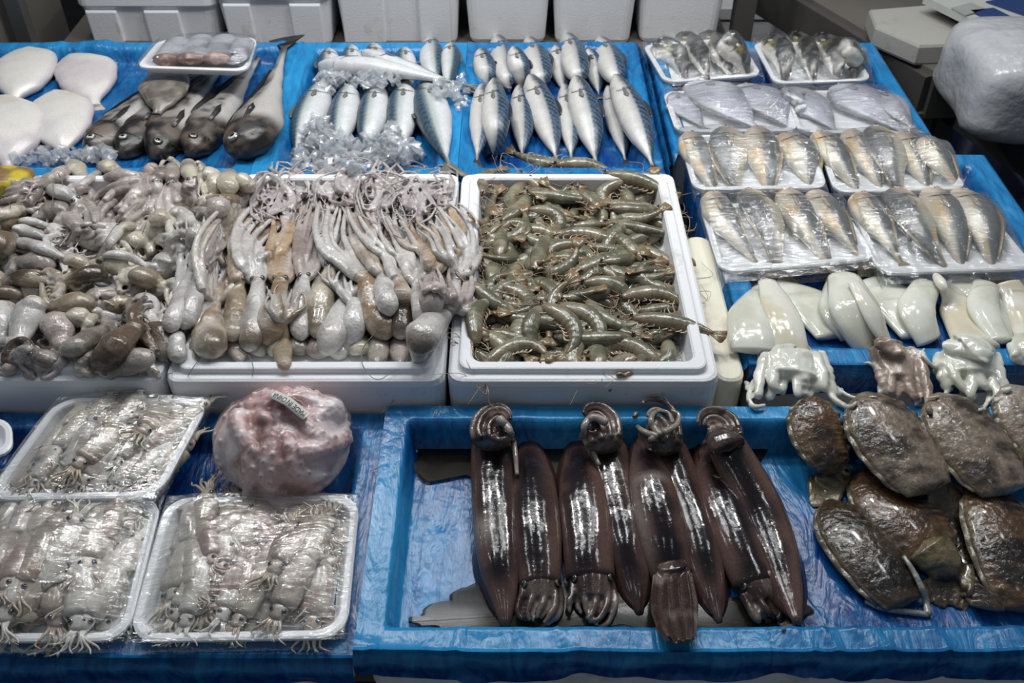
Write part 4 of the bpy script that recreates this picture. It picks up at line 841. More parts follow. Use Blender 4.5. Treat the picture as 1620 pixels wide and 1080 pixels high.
L = [ # label, tip..neck, w, arms, tone, kwargs
 ('grey octopus at the far left with long arms sweeping down left', [(90, 278), (72, 288), (58, 296)], 26, [(30, 308), (-10, 322), (-40, 335)], 'grey', dict(atone='grey', armr=.012, spread=1.1)),
 ('cream octopus bulb at the back edge, second from the left', [(112, 258), (122, 268), (134, 286)], 30, [(140, 300), (120, 320), (100, 330)], 'cream', dict(atone='pink')),
 ('pinkish octopus with its dome rising at the back left', [(104, 268), (92, 278), (80, 292)], 28, [(60, 305), (30, 318)], 'pink', {}),
 ('small cream octopus dome at the back edge beside blue film', [(158, 262), (172, 264), (190, 276)], 28, [(205, 290), (190, 320), (170, 350)], 'cream', dict(atone='grey')),
 ('grey octopus with a broad fan of parallel arms spreading down left', [(243, 262), (236, 270), (228, 284)], 26, [(205, 300), (165, 325), (138, 362)], 'pink', dict(atone='pink', armr=.013, spread=1.5, wig=.004, taper=.6)),
 ('second fan-armed octopus right of the broad fan', [(262, 268), (255, 276), (248, 290)], 26, [(232, 305), (205, 330), (180, 352)], 'grey', dict(atone='pink', armr=.012, spread=1.0, wig=.004, taper=.6)),
 ('octopus with straight striped arms hanging under a grey dome', [(272, 262), (272, 276), (272, 292)], 28, [(275, 310), (278, 330), (284, 350)], 'grey', dict(atone='pink', armr=.0105, spread=.7, wig=.003, taper=.5)),
 ('cream octopus with its dome against the blue film and arms straight down', [(296, 256), (300, 270), (304, 286)], 26, [(306, 305), (308, 325), (310, 345)], 'cream', dict(atone='grey', armr=.010, spread=.5, wig=.003, taper=.5)),
 ('tiny round cream octopus dome at the very back', [(312, 256), (318, 264), (322, 274)], 20, [(330, 290), (338, 310)], 'cream', {}),
 ('cream octopus dome near the back right corner, upper one', [(322, 276), (334, 276), (346, 284)], 28, [(340, 305), (330, 330)], 'cream', {}),
 ('tall cream octopus dome left of the corner pair', [(340, 276), (340, 292), (338, 314)], 28, [(330, 330), (322, 350)], 'cream', dict(sink=.1)),
 ('tall cream octopus dome in the middle of the corner three', [(362, 274), (361, 292), (358, 316)], 32, [(350, 335), (340, 352)], 'cream', dict(sink=.1)),
 ('rightmost cream octopus dome by the box corner', [(380, 276), (390, 294), (384, 318)], 30, [(365, 335), (350, 352)], 'cream', dict(sink=.1)),
 ('grey octopus with arms curling round to the lower left below the corner domes', [(405, 318), (398, 314), (385, 320)], 30, [(355, 338), (330, 358), (318, 366)], 'tan', dict(atone='tan', armr=.012, spread=.9, wig=.003, taper=.6)),
 ('grey-pink octopus with long folded arms under the corner domes', [(350, 322), (342, 330), (334, 338)], 40, [(325, 350), (318, 362)], 'pink', dict(eyes=False)),
 ('white octopus mantle upper left with pale arms running down', [(70, 296), (95, 304), (120, 318)], 28, [(132, 335), (130, 355), (124, 372)], 'white', dict(atone='grey', armr=.010, spread=.6, wig=.003)),
 ('folded grey octopus with a dark crease, centre left', [(60, 345), (90, 330), (104, 345)], 36, [(106, 362), (98, 380), (90, 390)], 'grey', dict(atone='pink', armr=.014, spread=.3)),
 ('yellowish white octopus bulb at the left edge', [(40, 330), (22, 334), (0, 342)], 30, [(-15, 345), (-30, 350)], 'cream', dict(eyes=False)),
 ('grey octopus bulb under the left spindles', [(25, 400), (0, 385), (-20, 390)], 50, [(-40, 392), (-60, 400)], 'tan', dict(eyes=False)),
 ('brownish octopus with glossy back left of centre', [(90, 420), (55, 415), (25, 415)], 44, [(0, 418), (-30, 425)], 'grey', dict(eyes=False)),
 ('white spindle-shaped octopus mantle, topmost of the left three', [(26, 350), (52, 350), (78, 358)], 18, [(90, 368), (96, 380)], 'white', dict(eyes=False, armr=.005)),
 ('white spindle-shaped octopus mantle, middle of the left three', [(18, 360), (45, 366), (72, 376)], 20, [(84, 384), (92, 392)], 'white', dict(eyes=False, armr=.005)),
 ('long white octopus mantle tapering to a point, lowest of the left three', [(16, 377), (40, 384), (62, 390), (98, 406)], 26, [(110, 412), (120, 420)], 'white', dict(eyes=False, armr=.005, sink=0, mprof=[(0, .1), (.12, .55), (.3, .9), (.5, .75), (.7, .95), (.9, .7), (1, .4)])),
 ('pale octopus with arms fanning left below the wire loop', [(222, 352), (205, 356), (188, 362)], 24, [(160, 375), (130, 390), (105, 408)], 'cream', dict(atone='white', armr=.008, spread=.9)),
 ('large yellowish white octopus bulb right of centre', [(228, 368), (252, 366), (276, 372)], 48, [(290, 385), (292, 400)], 'cream', dict(sink=.05, eyes=False)),
 ('cream octopus bulb above the large yellowish one', [(240, 348), (256, 344), (272, 350)], 34, [(285, 360), (290, 368)], 'cream', dict(eyes=False)),
 ('speckled grey-white octopus bulb in the upper middle', [(270, 336), (290, 342), (306, 354)], 32, [(300, 368), (290, 380)], 'white', dict(eyes=False, patch='grey')),
 ('pinkish white triangular octopus mantle near the combed box', [(316, 366), (306, 380), (300, 400)], 38, [(294, 415), (288, 428)], 'white', dict(eyes=False, mprof=[(0, .4), (.1, .85), (.3, 1), (.7, .7), (1, .4)])),
 ('cream octopus bulb left of the large yellowish one', [(204, 384), (222, 380), (240, 384)], 36, [(250, 395), (240, 405)], 'cream', dict(eyes=False, sink=.1)),
 ('white pear-shaped octopus mantle at right of centre', [(262, 440), (258, 420), (268, 400)], 44, [(285, 395), (292, 410), (288, 435)], 'white', dict(eyes=False, sink=.1)),
 ('tan octopus bulb under the white finger', [(170, 410), (185, 420), (196, 432)], 34, [(205, 440), (215, 446)], 'cream', dict(eyes=False, patch='grey')),
 ('smooth white finger-like octopus mantle, centre', [(162, 404), (185, 402), (208, 408), (234, 422)], 20, [(242, 430), (250, 440)], 'white', dict(eyes=False, armr=.004, sink=-.1)),
 ('cream teardrop octopus mantle in the centre', [(98, 412), (118, 412), (140, 420)], 28, [(150, 424), (160, 430)], 'cream', dict(eyes=False, armr=.005)),
 ('olive brown octopus mantle at the left edge', [(78, 444), (40, 440), (4, 446)], 36, [(-15, 448), (-30, 450)], 'tan', dict(eyes=False, patch='brown')),
 ('dark glossy octopus below the olive brown one at the left edge', [(40, 466), (10, 462), (-20, 466)], 26, [(-30, 466), (-40, 468)], 'brown', dict(eyes=False)),
 ('tan octopus mantle in the centre with a white blob under its tip', [(170, 432), (140, 434), (100, 446)], 36, [(80, 452), (60, 458)], 'tan', dict(eyes=False, patch='brown', sink=.1)),
 ('long olive tan octopus mantle left of the round yellow bulb', [(148, 480), (115, 480), (72, 490)], 42, [(55, 486), (40, 480)], 'tan', dict(eyes=False)),
 ('tan octopus with a dark dimple, right of centre', [(150, 478), (180, 480), (228, 478)], 46, [(245, 478), (252, 470)], 'tan', dict(eyes=True, patch='brown', sink=.05)),
 ('grey-brown octopus head-on at the right side of the tangled box', [(206, 432), (232, 440), (256, 452)], 44, [(262, 465), (258, 500)], 'tan', dict(atone='cream', eyes=False, patch='brown', sink=.1)),
 ('white octopus mantle tucked by the right wall of the tangled box', [(222, 470), (232, 488), (240, 512)], 40, [(250, 500), (256, 480)], 'white', dict(eyes=False)),
 ('white octopus at the left edge above the front wall', [(-4, 480), (0, 505), (2, 540)], 44, [(0, 560), (-10, 575)], 'white', dict(eyes=False, patch='grey')),
 ('pale octopus with a ribbed arm web, front left', [(60, 472), (45, 500), (26, 545)], 54, [(18, 560), (10, 575)], 'white', dict(atone='pink', eyes=False, sink=.0, spread=.2, armr=.010)),
 ('pinkish octopus lying behind the front dark one', [(80, 505), (92, 520), (98, 545)], 52, [(80, 552), (50, 552)], 'pink', dict(eyes=False)),
 ('round yellowish octopus bulb, centre of the front half', [(112, 504), (126, 502), (142, 506)], 38, [(150, 512), (156, 518)], 'cream', dict(eyes=False, sink=-.15)),
 ('white octopus finger reaching right across the front', [(146, 492), (170, 500), (205, 504)], 28, [(222, 500), (235, 505)], 'white', dict(eyes=False, sink=-.1)),
 ('brown octopus mantle curling down beside the combed box', [(256, 572), (262, 545), (250, 522), (222, 518)], 40, [(205, 515), (190, 520)], 'brown', dict(eyes=False, sink=.1)),
 ('grey octopus mantle beneath the big brown bulb', [(236, 560), (215, 572), (180, 588)], 44, [(160, 592), (150, 596)], 'grey', dict(eyes=False)),
 ('blue-grey octopus with a folded mantle, front centre', [(98, 550), (118, 548), (140, 534), (168, 518)], 40, [(180, 512), (192, 508)], 'grey', dict(eyes=False, sink=-.1)),
 ('big dark brown octopus bulb with a tan tip, front right', [(158, 588), (166, 572), (186, 545), (214, 520)], 60, [(228, 512), (240, 510)], 'brown', dict(eyes=False, patch='brown', sink=-.1)),
 ('pink-grey octopus bulb at the front left wall', [(8, 578), (22, 584), (44, 590)], 46, [(50, 588), (60, 590)], 'pink', dict(eyes=False)),
 ('dark octopus slumped over the front wall, arms dangling', [(60, 598), (90, 606), (120, 600)], 44, [(122, 612), (120, 628), (124, 648)], 'brown', dict(eyes=False, nare=4, armr=.005, spread=.2)),
 ('tan-grey octopus with a dark eyed head, frontmost on the left box wall', [(124, 598), (105, 585), (82, 572), (52, 560)], 48, [(40, 565), (48, 585), (60, 600)], 'grey', dict(atone='brown', eyes=True, sink=-.2))]
for lb, m_, w_, ar, tn, kw in L:
    if kw.get('armr', 0) >= .01 and 'lift' not in kw: kw = dict(kw, lift=.008, sink=.15)
    octo(lb, OG, m_, w_, ar, tn, **kw)
# ---- combed octopuses, middle box
MG2 = 'combed octopuses in the middle box'
for i, x_ in enumerate(range(300, 712, 32)):    # lower layer, domes peeping at the front wall
    octo(f'small octopus dome peeping out low at the front wall of the combed box', MG2, [(x_-20+random.randint(-4, 4), 570+random.randint(-8, 4)), (x_-20, 548), (x_-18, 520)], rnd(30, 38), [(x_-5, 470), (x_+10, 420), (x_+20, 380), (x_+20, 330)], ['white', 'cream', 'grey', 'pink'][i % 4], atone='white', eyes=False, armr=.012, spread=.4)
Mx = [
 ('white octopus at the far left of the combed box, mantle like a long finger', [(268, 526), (280, 490), (306, 424)], 36, [(335, 388), (370, 365), (432, 332), (450, 325)], 'white', 'white', None, {}),
 ('second white finger-like octopus from the left of the combed box', [(290, 520), (302, 485), (320, 428)], 36, [(345, 390), (380, 362), (430, 336)], 'white', 'pink', None, {}),
 ('squat brown-spotted octopus, third from the left of the combed box', [(338, 566), (330, 525), (336, 478)], 56, [(345, 440), (362, 400), (400, 355), (445, 325)], 'mix', 'mix', 'tan', {}),
 ('slim tan octopus with dark eyes, fourth from the left', [(368, 540), (374, 495), (378, 446)], 42, [(388, 410), (405, 375), (455, 325), (465, 310)], 'tan', 'orange', None, {}),
 ('bluish white octopus with a brown lower mantle, fifth from the left', [(392, 556), (402, 510), (408, 446)], 46, [(400, 405), (412, 375), (445, 340), (462, 318)], 'white', 'white', 'tan', {}),
 ('orange-brown octopus with thick amber arms, left of the middle', [(414, 552), (432, 505), (444, 446)], 52, [(450, 410), (470, 370), (470, 335), (478, 306)], 'mix', 'orange', 'tan', dict(armr=.0115, spread=.35, taper=.55)),
 ('white octopus right of the amber-armed one', [(478, 538), (474, 490), (482, 440)], 40, [(492, 400), (512, 350), (530, 310), (532, 300)], 'white', 'pink', None, {}),
 ('long tan octopus mantle under the middle arms', [(452, 588), (446, 550), (446, 510)], 34, [(450, 480), (455, 450)], 'tan', 'tan', None, dict(eyes=False, armr=.006)),
 ('wide cream octopus in the middle, brown freckled', [(500, 535), (508, 480), (524, 424)], 46, [(534, 385), (543, 345), (540, 300)], 'cream', 'white', 'tan', {}),
 ('white octopus with dark eyes lying slanted in the middle', [(510, 560), (530, 520), (550, 470)], 46, [(552, 440), (548, 415)], 'white', 'grey', None, dict(armr=.006)),
 ('pale octopus pressed beside the slanted white one', [(544, 562), (556, 525), (560, 480)], 44, [(562, 445), (570, 420)], 'white', 'white', None, dict(armr=.006, eyes=False)),
 ('brown-backed octopus with curling white arms, right of the middle', [(612, 536), (594, 490), (580, 440)], 54, [(560, 400), (548, 370), (556, 330), (550, 305)], 'mix', 'white', 'tan', dict(armr=.011, spread=.6, taper=.55)),
 ('small white octopus with dark eyes behind the brown-backed pair', [(618, 500), (610, 465), (604, 436)], 36, [(592, 390), (580, 340), (574, 305)], 'white', 'mix', None, dict(armr=.010, taper=.6)),
 ('dark orange octopus second from the right', [(634, 536), (634, 490), (632, 444)], 50, [(634, 400), (618, 360), (602, 325), (598, 300)], 'mix', 'white', 'brown', dict(armr=.011, taper=.55)),
 ('white octopus between the dark orange one and the corner one', [(676, 528), (668, 490), (660, 448)], 40, [(656, 400), (640, 350), (628, 310)], 'white', 'white', None, dict(armr=.010, taper=.6)),
 ('amber-armed octopus at the upper right of the combed box', [(690, 500), (682, 465), (684, 430)], 40, [(690, 390), (672, 345), (650, 312)], 'pink', 'orange', None, dict(armr=.011, spread=.8, taper=.55)),
 ('white octopus with long arms along the right wall of the combed box', [(706, 500), (712, 470), (724, 440)], 34, [(728, 405), (712, 365), (680, 330)], 'white', 'white', None, dict(armr=.010, spread=.7, taper=.55)),
 ('large pale octopus slanting at the front right corner of the combed box', [(652, 556), (678, 520), (712, 482)], 62, [(724, 465), (722, 440), (718, 415)], 'white', 'pink', 'tan', dict(sink=0))]
for lb, m_, w_, ar, tn, at_, pt, kw in Mx:
    kw = dict(dict(armr=.0085, spread=.55, wig=.004, taper=.85), **kw); kw['taper'] = .88; kw['armr'] = min(kw['armr'], .0095); kw['spread'] = kw['spread']*1.15; octo(lb, MG2, m_, w_, ar, tn, atone=at_, patch=pt, **kw)
# curled arm ends along the back of the combed box belong to deeper octopuses
for i, (x_, y_) in enumerate([(440, 296), (470, 290), (500, 288), (530, 290), (560, 284), (590, 290), (620, 288), (650, 292), (680, 296), (455, 312), (600, 306), (664, 310)]):
    octo('greyish pink octopus showing only thin curled arm ends at the back of the combed box', MG2, [(x_-6, y_+44), (x_-3, y_+34), (x_, y_+22)], 18, [(x_+rnd(-20, 20), y_+6), (x_+rnd(-40, 40), y_-2), (x_+rnd(-40, 40), y_+16), (x_+rnd(-20, 20), y_+26)], 'lilac', eyes=False, armr=.0055, wig=.009, spread=1.7, lift=-.014)
# ---- loose fishing lines
ml_ = plain('nylon_line', lin(120, 120, 118), .3)
def line(label, pts, r=.0006, lift=.006):
    X, _ = lay(pts, 40, 4, .6, 0, q=.9, sm=1.5, lift=lift); V, F = loft(X, r, r, 6); o = mesh('fishing_line', V, F, ml_); tag(o, label, 'fishing line', 'fishing lines on the octopuses')
for lb, pts in [('thin line looping over the middle of the tangled octopuses', [(150, 408), (180, 360), (215, 322), (236, 330), (225, 370), (205, 412)]), ('thin line arcing up at the far left of the tangle', [(18, 290), (20, 262), (55, 258), (90, 272), (100, 294)]),
    ('short line hanging near the white mantle at upper left', [(84, 286), (84, 310), (82, 326)]), ('thin line curling at the left edge of the tangle', [(0, 312), (14, 320), (16, 335), (2, 345)]), ('pale line under the big brown octopus bulb', [(168, 562), (170, 580), (150, 602), (100, 616), (86, 600)]),
    ('line loop over the gap between the left and middle boxes', [(232, 570), (240, 590), (262, 592), (275, 586), (262, 570), (238, 566)]), ('line trailing down the front wall left of the combed box', [(330, 545), (320, 560), (300, 590), (280, 625)]), ('line curving on the front wall under the squat octopus', [(375, 552), (395, 565), (400, 590), (385, 620), (360, 632)]),
    ('long line hanging over the front wall beside the frozen octopus', [(600, 520), (575, 550), (575, 580), (600, 600), (640, 570)]), ('line dropping from the right front of the combed box', [(652, 562), (640, 600), (618, 640), (600, 655)])]:
    line(lb, pts)
# ------------------------------------------------------------------ prawns
def prawn_proto(curl, sd, straight=False):
    """parts of one prawn lying on its side in the xy plane, length about .125; returns list of (name, V, F, C, mat)"""
    r_ = random.Random(sd); n = 46; t = np.linspace(0, 1, n); L = .118
    k = curl*np.interp(t, [0, .3, .4, .9, 1], [.1, .25, 1.25, 1.35, .6]); ang = np.cumsum(k)/n*1.0; ds = L/n
    X = np.column_stack([np.cumsum(np.cos(ang))*ds, -np.cumsum(np.sin(ang))*ds, np.zeros(n)]); mid = X[n//2].copy(); X -= mid
    seg = [.40, .49, .58, .67, .76, .86]
    rad = interp(t, [(0, .18), (.05, .5), (.15, .85), (.3, 1), (.4, 1), (.55, .92), (.7, .76), (.85, .52), (.95, .36), (1, .22)])*.0132
    saw = np.zeros(n)
    for a, b_ in zip(seg[:-1], seg[1:]): m = (t >= a) & (t < b_); saw[m] = ((t[m]-a)/(b_-a))
    rad = rad*(1+.07*saw*(t > .4)); 
    def cf(t_, th, V):
        g = mixc(lin(104, 104, 86), lin(146, 142, 122), sst(-.3, .5, fbm(V, 50, 3, sd))); g = mixc(g, lin(96, 94, 78), (np.abs(((t_[:, None]-np.array(seg)[None])).min(1)) < .012)*.5+sum(np.exp(-((t_-s_)/.008)**2) for s_ in seg)*.55)
        ven = np.cos(th); g = mixc(g, lin(150, 124, 96), sst(.2, .9, ven)*.4); g = mixc(g, lin(134, 108, 86), (1-sst(.02, .30, t_))*.5); g = mixc(g, lin(164, 118, 82), sst(.88, .98, t_)*.5); return mixc(g, lin(60, 58, 50), np.exp(-((th-math.pi)/.35)**2)*.3)
    V, F, C = loft(X, rad, rad*.82, 14, colf=cf); out = [('body', V, F, C, M_PRAWN)]
    T, S, U = frames(X)   # S: towards belly side?
    bel = -S if np.dot(S[n//2], (X[0]+X[-1])/2-X[n//2]) < 0 else S
    # rostrum
    q = np.array([X[2]-bel[2]*.006, X[0]-T[0]*.006-bel[0]*.006, X[0]-T[0]*.024-bel[0]*.007]); V, F = loft(np.stack([np.interp(np.linspace(0, 2, 7), [0, 1, 2], q[:, c]) for c in range(3)], 1), np.linspace(.0028, .0004, 7), np.linspace(.0016, .0003, 7), 8)
    out.append(('rostrum', V, F, np.tile(lin(124, 104, 84), (len(V), 1)), M_PRAWN))
    # eyes
    for sg in (-1, 1):
        c = X[1]-T[0]*.004+np.array([0, 0, sg*.0055])-bel[1]*.002; V, F, C = dome(c, [-T[0][0]*.3, -T[0][1]*.3, sg], .0026, .0026, [(1, lin(14, 12, 12))]); out.append(('eye', V, F, C, M_EYE))
    # tail fan
    e = X[-1]; d = T[-1]; s_ = bel[-1]; A = []; B = []
    for a in np.linspace(-.62, .62, 9): A.append(e+s_*a*.006-d*.003); B.append(e+d*.020*(1-.35*abs(a))+s_*a*.021+np.array([0, 0, .002*math.cos(a*9)]))
    V, F = fin_patch(A, B, np.array([0, 0, 1.]), .0009); out.append(('tail_fan', V, F, mixc(lin(132, 122, 96), lin(150, 116, 86), sst(.012, .022, np.linalg.norm(V-e, axis=1))), M_PRAWN))
    # antennae
    for sg in (-1, 1):
        a0 = X[0]-T[0]*.004; w1 = r_.uniform(-.02, .02); w2 = r_.uniform(-.05, .06); pts = np.array([a0, a0-T[0]*.02+s_*0+[w1*.4, w1, sg*.003], a0-T[0]*.034+[w1, w2*.5, .004], a0-T[0]*.042+[w2*.5, w2*.8, .002]])
        P_ = crom(pts, 16); V, F = loft(P_, np.linspace(.0007, .0003, 16), np.linspace(.0007, .0003, 16), 5); out.append(('antenna', V, F, np.tile(lin(168, 146, 124), (len(V), 1)), M_PRAWN))
    # legs
    for i in range(5):
        b0 = X[int(n*(.10+.055*i))]+bel[10]*.006; l_ = .024+.004*r_.random(); dr = norm(bel[8]*1.0-T[8]*(.9-.3*i)+np.array([0, 0, r_.uniform(-.2, .5)])); d2 = norm(dr*.3-T[8]*.9+np.array([0, 0, r_.uniform(-.2, .2)]))
        P_ = crom(np.array([b0, b0+dr*l_*.5, b0+dr*l_*.55+d2*l_*.4]), 9); V, F = loft(P_, np.linspace(.0011, .0004, 9), np.linspace(.0011, .0004, 9), 5); out.append(('leg', V, F, np.tile(lin(190, 176, 156), (len(V), 1)), M_PRAWN))
    # swimmerets
    for i in range(5):
        b0 = X[int(n*(.44+.085*i))]; bb = bel[int(n*(.44+.085*i))]; P_ = crom(np.array([b0+bb*.006, b0+bb*.014+T[20]*.0, b0+bb*.018-T[int(n*(.44+.085*i))]*.007]), 7); V, F = loft(P_, np.linspace(.0026, .001, 7), np.linspace(.0012, .0005, 7), 6)
        out.append(('swimmeret', V, F, np.tile(lin(166, 146, 122), (len(V), 1)), M_PRAWN))
    return out
def to_meshes(parts):
    res = []
    for nm, V, F, C, m in parts:
        me = bpy.data.meshes.new(nm); me.from_pydata(V.tolist(), [], [list(map(int, f)) for f in F]); me.materials.append(m)
        a = me.color_attributes.new('Col', 'FLOAT_COLOR', 'POINT'); c = np.ones((len(V), 4)); c[:, :3] = C; a.data.foreach_set('color', c.ravel()); me.polygons.foreach_set('use_smooth', [True]*len(me.polygons)); me.update(); res.append((nm, me))
    return res
class Proto:
    def __init__(s, parts):
        s.parts = parts; s.meshes = to_meshes(parts); s.V = parts[0][1]; s.F = parts[0][2]; s.first = None
def rotm(yaw, nrm, flip=1, roll=0):
    z = norm(np.array(nrm, float)); x = np.array([math.cos(yaw), math.sin(yaw), 0.]); x = norm(x-z*np.dot(x, z)); y = np.cross(z, x)
    c, s = math.cos(roll), math.sin(roll); y2 = y*c+z*s; z2 = -y*s+z*c
    return np.column_stack([x, y2*flip, z2*flip])
def put(proto, name, label, cat, group, x, y, yaw, flip=1, roll=0, scale=1., q=.6, thick=.009, tilt=.5, push=0.):
    pts = proto.V[::5]; R0 = rotm(yaw, (0, 0, 1), flip)*scale; W = pts@R0.T; hx = hf(x+W[:, 0], y+W[:, 1])
    A = np.column_stack([W[:, 0], W[:, 1], np.ones(len(W))]); co, *_ = np.linalg.lstsq(A, hx, rcond=None); g = np.clip(co[:2]*tilt, -.45, .45)
    R = rotm(yaw, (-g[0], -g[1], 1), flip, roll); Wz = (pts@R.T)*scale; low = Wz[:, 2]
    h = hf(x+Wz[:, 0], y+Wz[:, 1]); z = np.quantile(h-low, .86 if q is None else q)-push
    from mathutils import Matrix
    M = Matrix([[*(R[0]*scale), x], [*(R[1]*scale), y], [*(R[2]*scale), z], [0, 0, 0, 1]])
    root = thing(name, label, cat, (0, 0, 0), group); root.matrix_world = M
    for nm, me in proto.meshes:
        o = bpy.data.objects.new(nm, me); COL.objects.link(o); o.parent = root
    stamp((proto.V@R.T)*scale+[x, y, z], proto.F); return root
protos = [Proto(prawn_proto(c, 20+i)) for i, c in enumerate([.5, 1.2, 1.9, 2.5, 3.1, 3.6, 2.2, 1.5])]
SG = 'raw grey prawns heaped in the foam box'
LBL = 'raw grey-green prawn lying in the heap in the foam box'
bx0, bx1, by0, by1 = -.055, .270, 1.103, 1.612
def moundz(): pass
cnt = 0
for layer in range(5):
    nx_, ny_ = (5, 9) if layer < 4 else (4, 8); cells = [(i, j) for i in range(nx_) for j in range(ny_)]; random.shuffle(cells)
    for i, j in cells:
        m_ = .012 if layer < 4 else .04
        x = bx0+m_+(bx1-bx0-2*m_)*((i+.5+rnd(-.35, .35))/nx_); y = by0+m_+(by1-by0-2*m_)*((j+.5+rnd(-.35, .35))/ny_)
        if layer == 4 and random.random() < .25: continue
        pr = random.choice(protos[1:] if random.random() < .8 else protos[:1]); yaw = rnd(0, 6.283); sc_p = rnd(1.0, 1.22)
        # keep bodies inside the walls
        W = pr.V@rotm(yaw, (0, 0, 1)).T*sc_p; x = min(max(x, bx0-.008-W[:, 0].min()), bx1+.008-W[:, 0].max()) ; y = min(max(y, by0-.006-W[:, 1].min()), by1+.03-W[:, 1].max())
        put(pr, 'prawn', LBL, 'prawn', SG, x, y, yaw, random.choice([1, -1]), rnd(-.5, .5), sc_p, q=.55 if layer < 2 else .5, tilt=.7, push=.003); cnt += 1
for (px, py, yaw, c, lb) in [(1066, 515, -.15, 0, 'prawn with its tail jutting over the right rim of the foam box'), (855, 258, 2.9, 0, 'prawn lying crosswise on the back rim of the foam box'), (930, 262, .2, 1, 'second prawn on the back rim of the foam box, right of the crosswise one'), (762, 275, 1.7, 1, 'prawn with its head up against the back left corner of the box'), (1010, 300, -.3, 0, 'prawn with an orange-tipped tail at the back right of the heap'), (1040, 470, .5, 2, 'prawn leaning on the right rim with its dark eye outside'), (752, 500, 1.75, 1, 'prawn upright along the left wall at the front of the heap'), (855, 400, 1.5, 0, 'straight prawn lying lengthwise in the middle of the heap'), (815, 545, .9, 3, 'prawn curled against the front wall of the foam box'), (905, 520, -.6, 2, 'prawn slanting down right near the front of the heap')]:
    p = P(px, py, hit(px, py)); put(protos[c], 'prawn', lb, 'prawn', 'prawns on top of the heap', p[0], p[1], yaw, 1, rnd(-.3, .3), 1.12, q=.6, push=.001)
# ------------------------------------------------------------------ wrapped trays on the right
def wrap_tray(lb, flb, quad, z, fishes, gk, seed, ext=(0, .10)):
    tr = tray(lb, *quad, z, group='white foam fish trays')
    for f in fishes: fish(**f)
    cling(tr, flb, seed=seed, group='clear film over the fish trays', ext=ext, seg=80)
def mkf(kind, gl, spec, base, back='R', roll=8, **kw):
    out = []
    for i, (pts, wd) in enumerate(spec):
        out.append(dict(kind=kind, name=kw.get('nm', 'fish'), label=base[i], group=gl, px=pts, wpx=wd*(1.05 if kind != 'butterfish' else 1.06), back=back if isinstance(back, str) else back[i], roll=roll if not isinstance(roll, (list, tuple)) else roll[i], finc=kw.get('finc'), sink=.15, q=.65))
    return out
O4 = ['leftmost', 'second from the left', 'third from the left', 'rightmost']
O5 = ['leftmost', 'second', 'middle', 'fourth', 'rightmost']
wrap_tray('foam tray of dark-backed striped fish at the far left of the two', 'clear film over the left tray of dark-backed striped fish', [(1016, 70), (1168, 58), (1206, 118), (1052, 130)], .884,
    mkf('puffer', 'dark-backed fish in the back trays', [([(1036, 72), (1072, 90), (1086, 138)], 38), ([(1074, 60), (1104, 84), (1122, 130)], 38), ([(1110, 58), (1142, 84), (1158, 134)], 38), ([(1140, 60), (1170, 90), (1184, 132)], 40)],
    [f'dark-backed white-bellied fish, {o} in the left back tray' for o in O4], 'R', 40, finc=lin(70, 62, 44)), 'puffer', 11)
wrap_tray('foam tray of dark-backed striped fish nearest the steel table', 'clear film over the right tray of dark-backed striped fish', [(1190, 66), (1342, 66), (1380, 126), (1226, 132)], .884,
    mkf('puffer', 'dark-backed fish in the back trays', [([(1206, 66), (1240, 88), (1238, 142)], 40), ([(1250, 60), (1278, 86), (1288, 134)], 40), ([(1290, 62), (1322, 90), (1322, 134)], 40), ([(1336, 74), (1356, 96), (1346, 128)], 36)],
    [f'dark-backed white-bellied fish, {o} in the right back tray' for o in O4], 'R', 40, finc=lin(70, 62, 44)), 'puffer', 12)
wrap_tray('foam tray of silver-grey deep-bodied fish, left one of the pair', 'clear film over the left tray of silver-grey fish', [(1048, 144), (1238, 140), (1264, 206), (1070, 208)], .886,
    mkf('butterfish', 'silver-grey deep-bodied fish', [([(1056, 150), (1080, 168), (1118, 206)], 54), ([(1170, 136), (1210, 160), (1256, 206)], 78), ([(1094, 132), (1140, 156), (1204, 208)], 90)],
    [f'silver-grey deep-bodied fish, {o} in the left tray' for o in ('leftmost', 'rightmost', 'broad middle one')], 'R', 0, finc=lin(120, 112, 116)), 'butter', 13)
wrap_tray('foam tray of silver-grey deep-bodied fish, right one of the pair', 'clear film over the right tray of silver-grey fish', [(1236, 144), (1400, 140), (1456, 212), (1264, 208)], .886,
    mkf('butterfish', 'silver-grey deep-bodied fish', [([(1240, 150), (1278, 164), (1326, 210)], 72), ([(1380, 146), (1410, 166), (1446, 206)], 56), ([(1316, 138), (1366, 162), (1436, 214)], 86)],
    [f'silver-grey deep-bodied fish, {o} in the right tray' for o in ('leftmost', 'rightmost', 'broad middle one')], 'R', 0, finc=lin(120, 112, 116)), 'butter', 14)
wrap_tray('foam tray of four yellowish fish, upper left of the four such trays', 'clear film over the upper left tray of yellowish fish', [(1072, 212), (1280, 214), (1310, 296), (1098, 300)], .888,
    mkf('croaker', 'yellow-bellied fish in the wrapped trays', [([(1088, 212), (1104, 250), (1140, 320)], 46), ([(1150, 206), (1154, 250), (1172, 326)], 60), ([(1194, 206), (1208, 250), (1218, 330)], 56), ([(1236, 218), (1270, 250), (1284, 320)], 58)],
    [f'yellow-bellied grey fish, {o} in the upper left tray' for o in O4], ['R', 'L', 'R', 'R'], 6, finc=lin(150, 130, 90)), 'croak', 15)
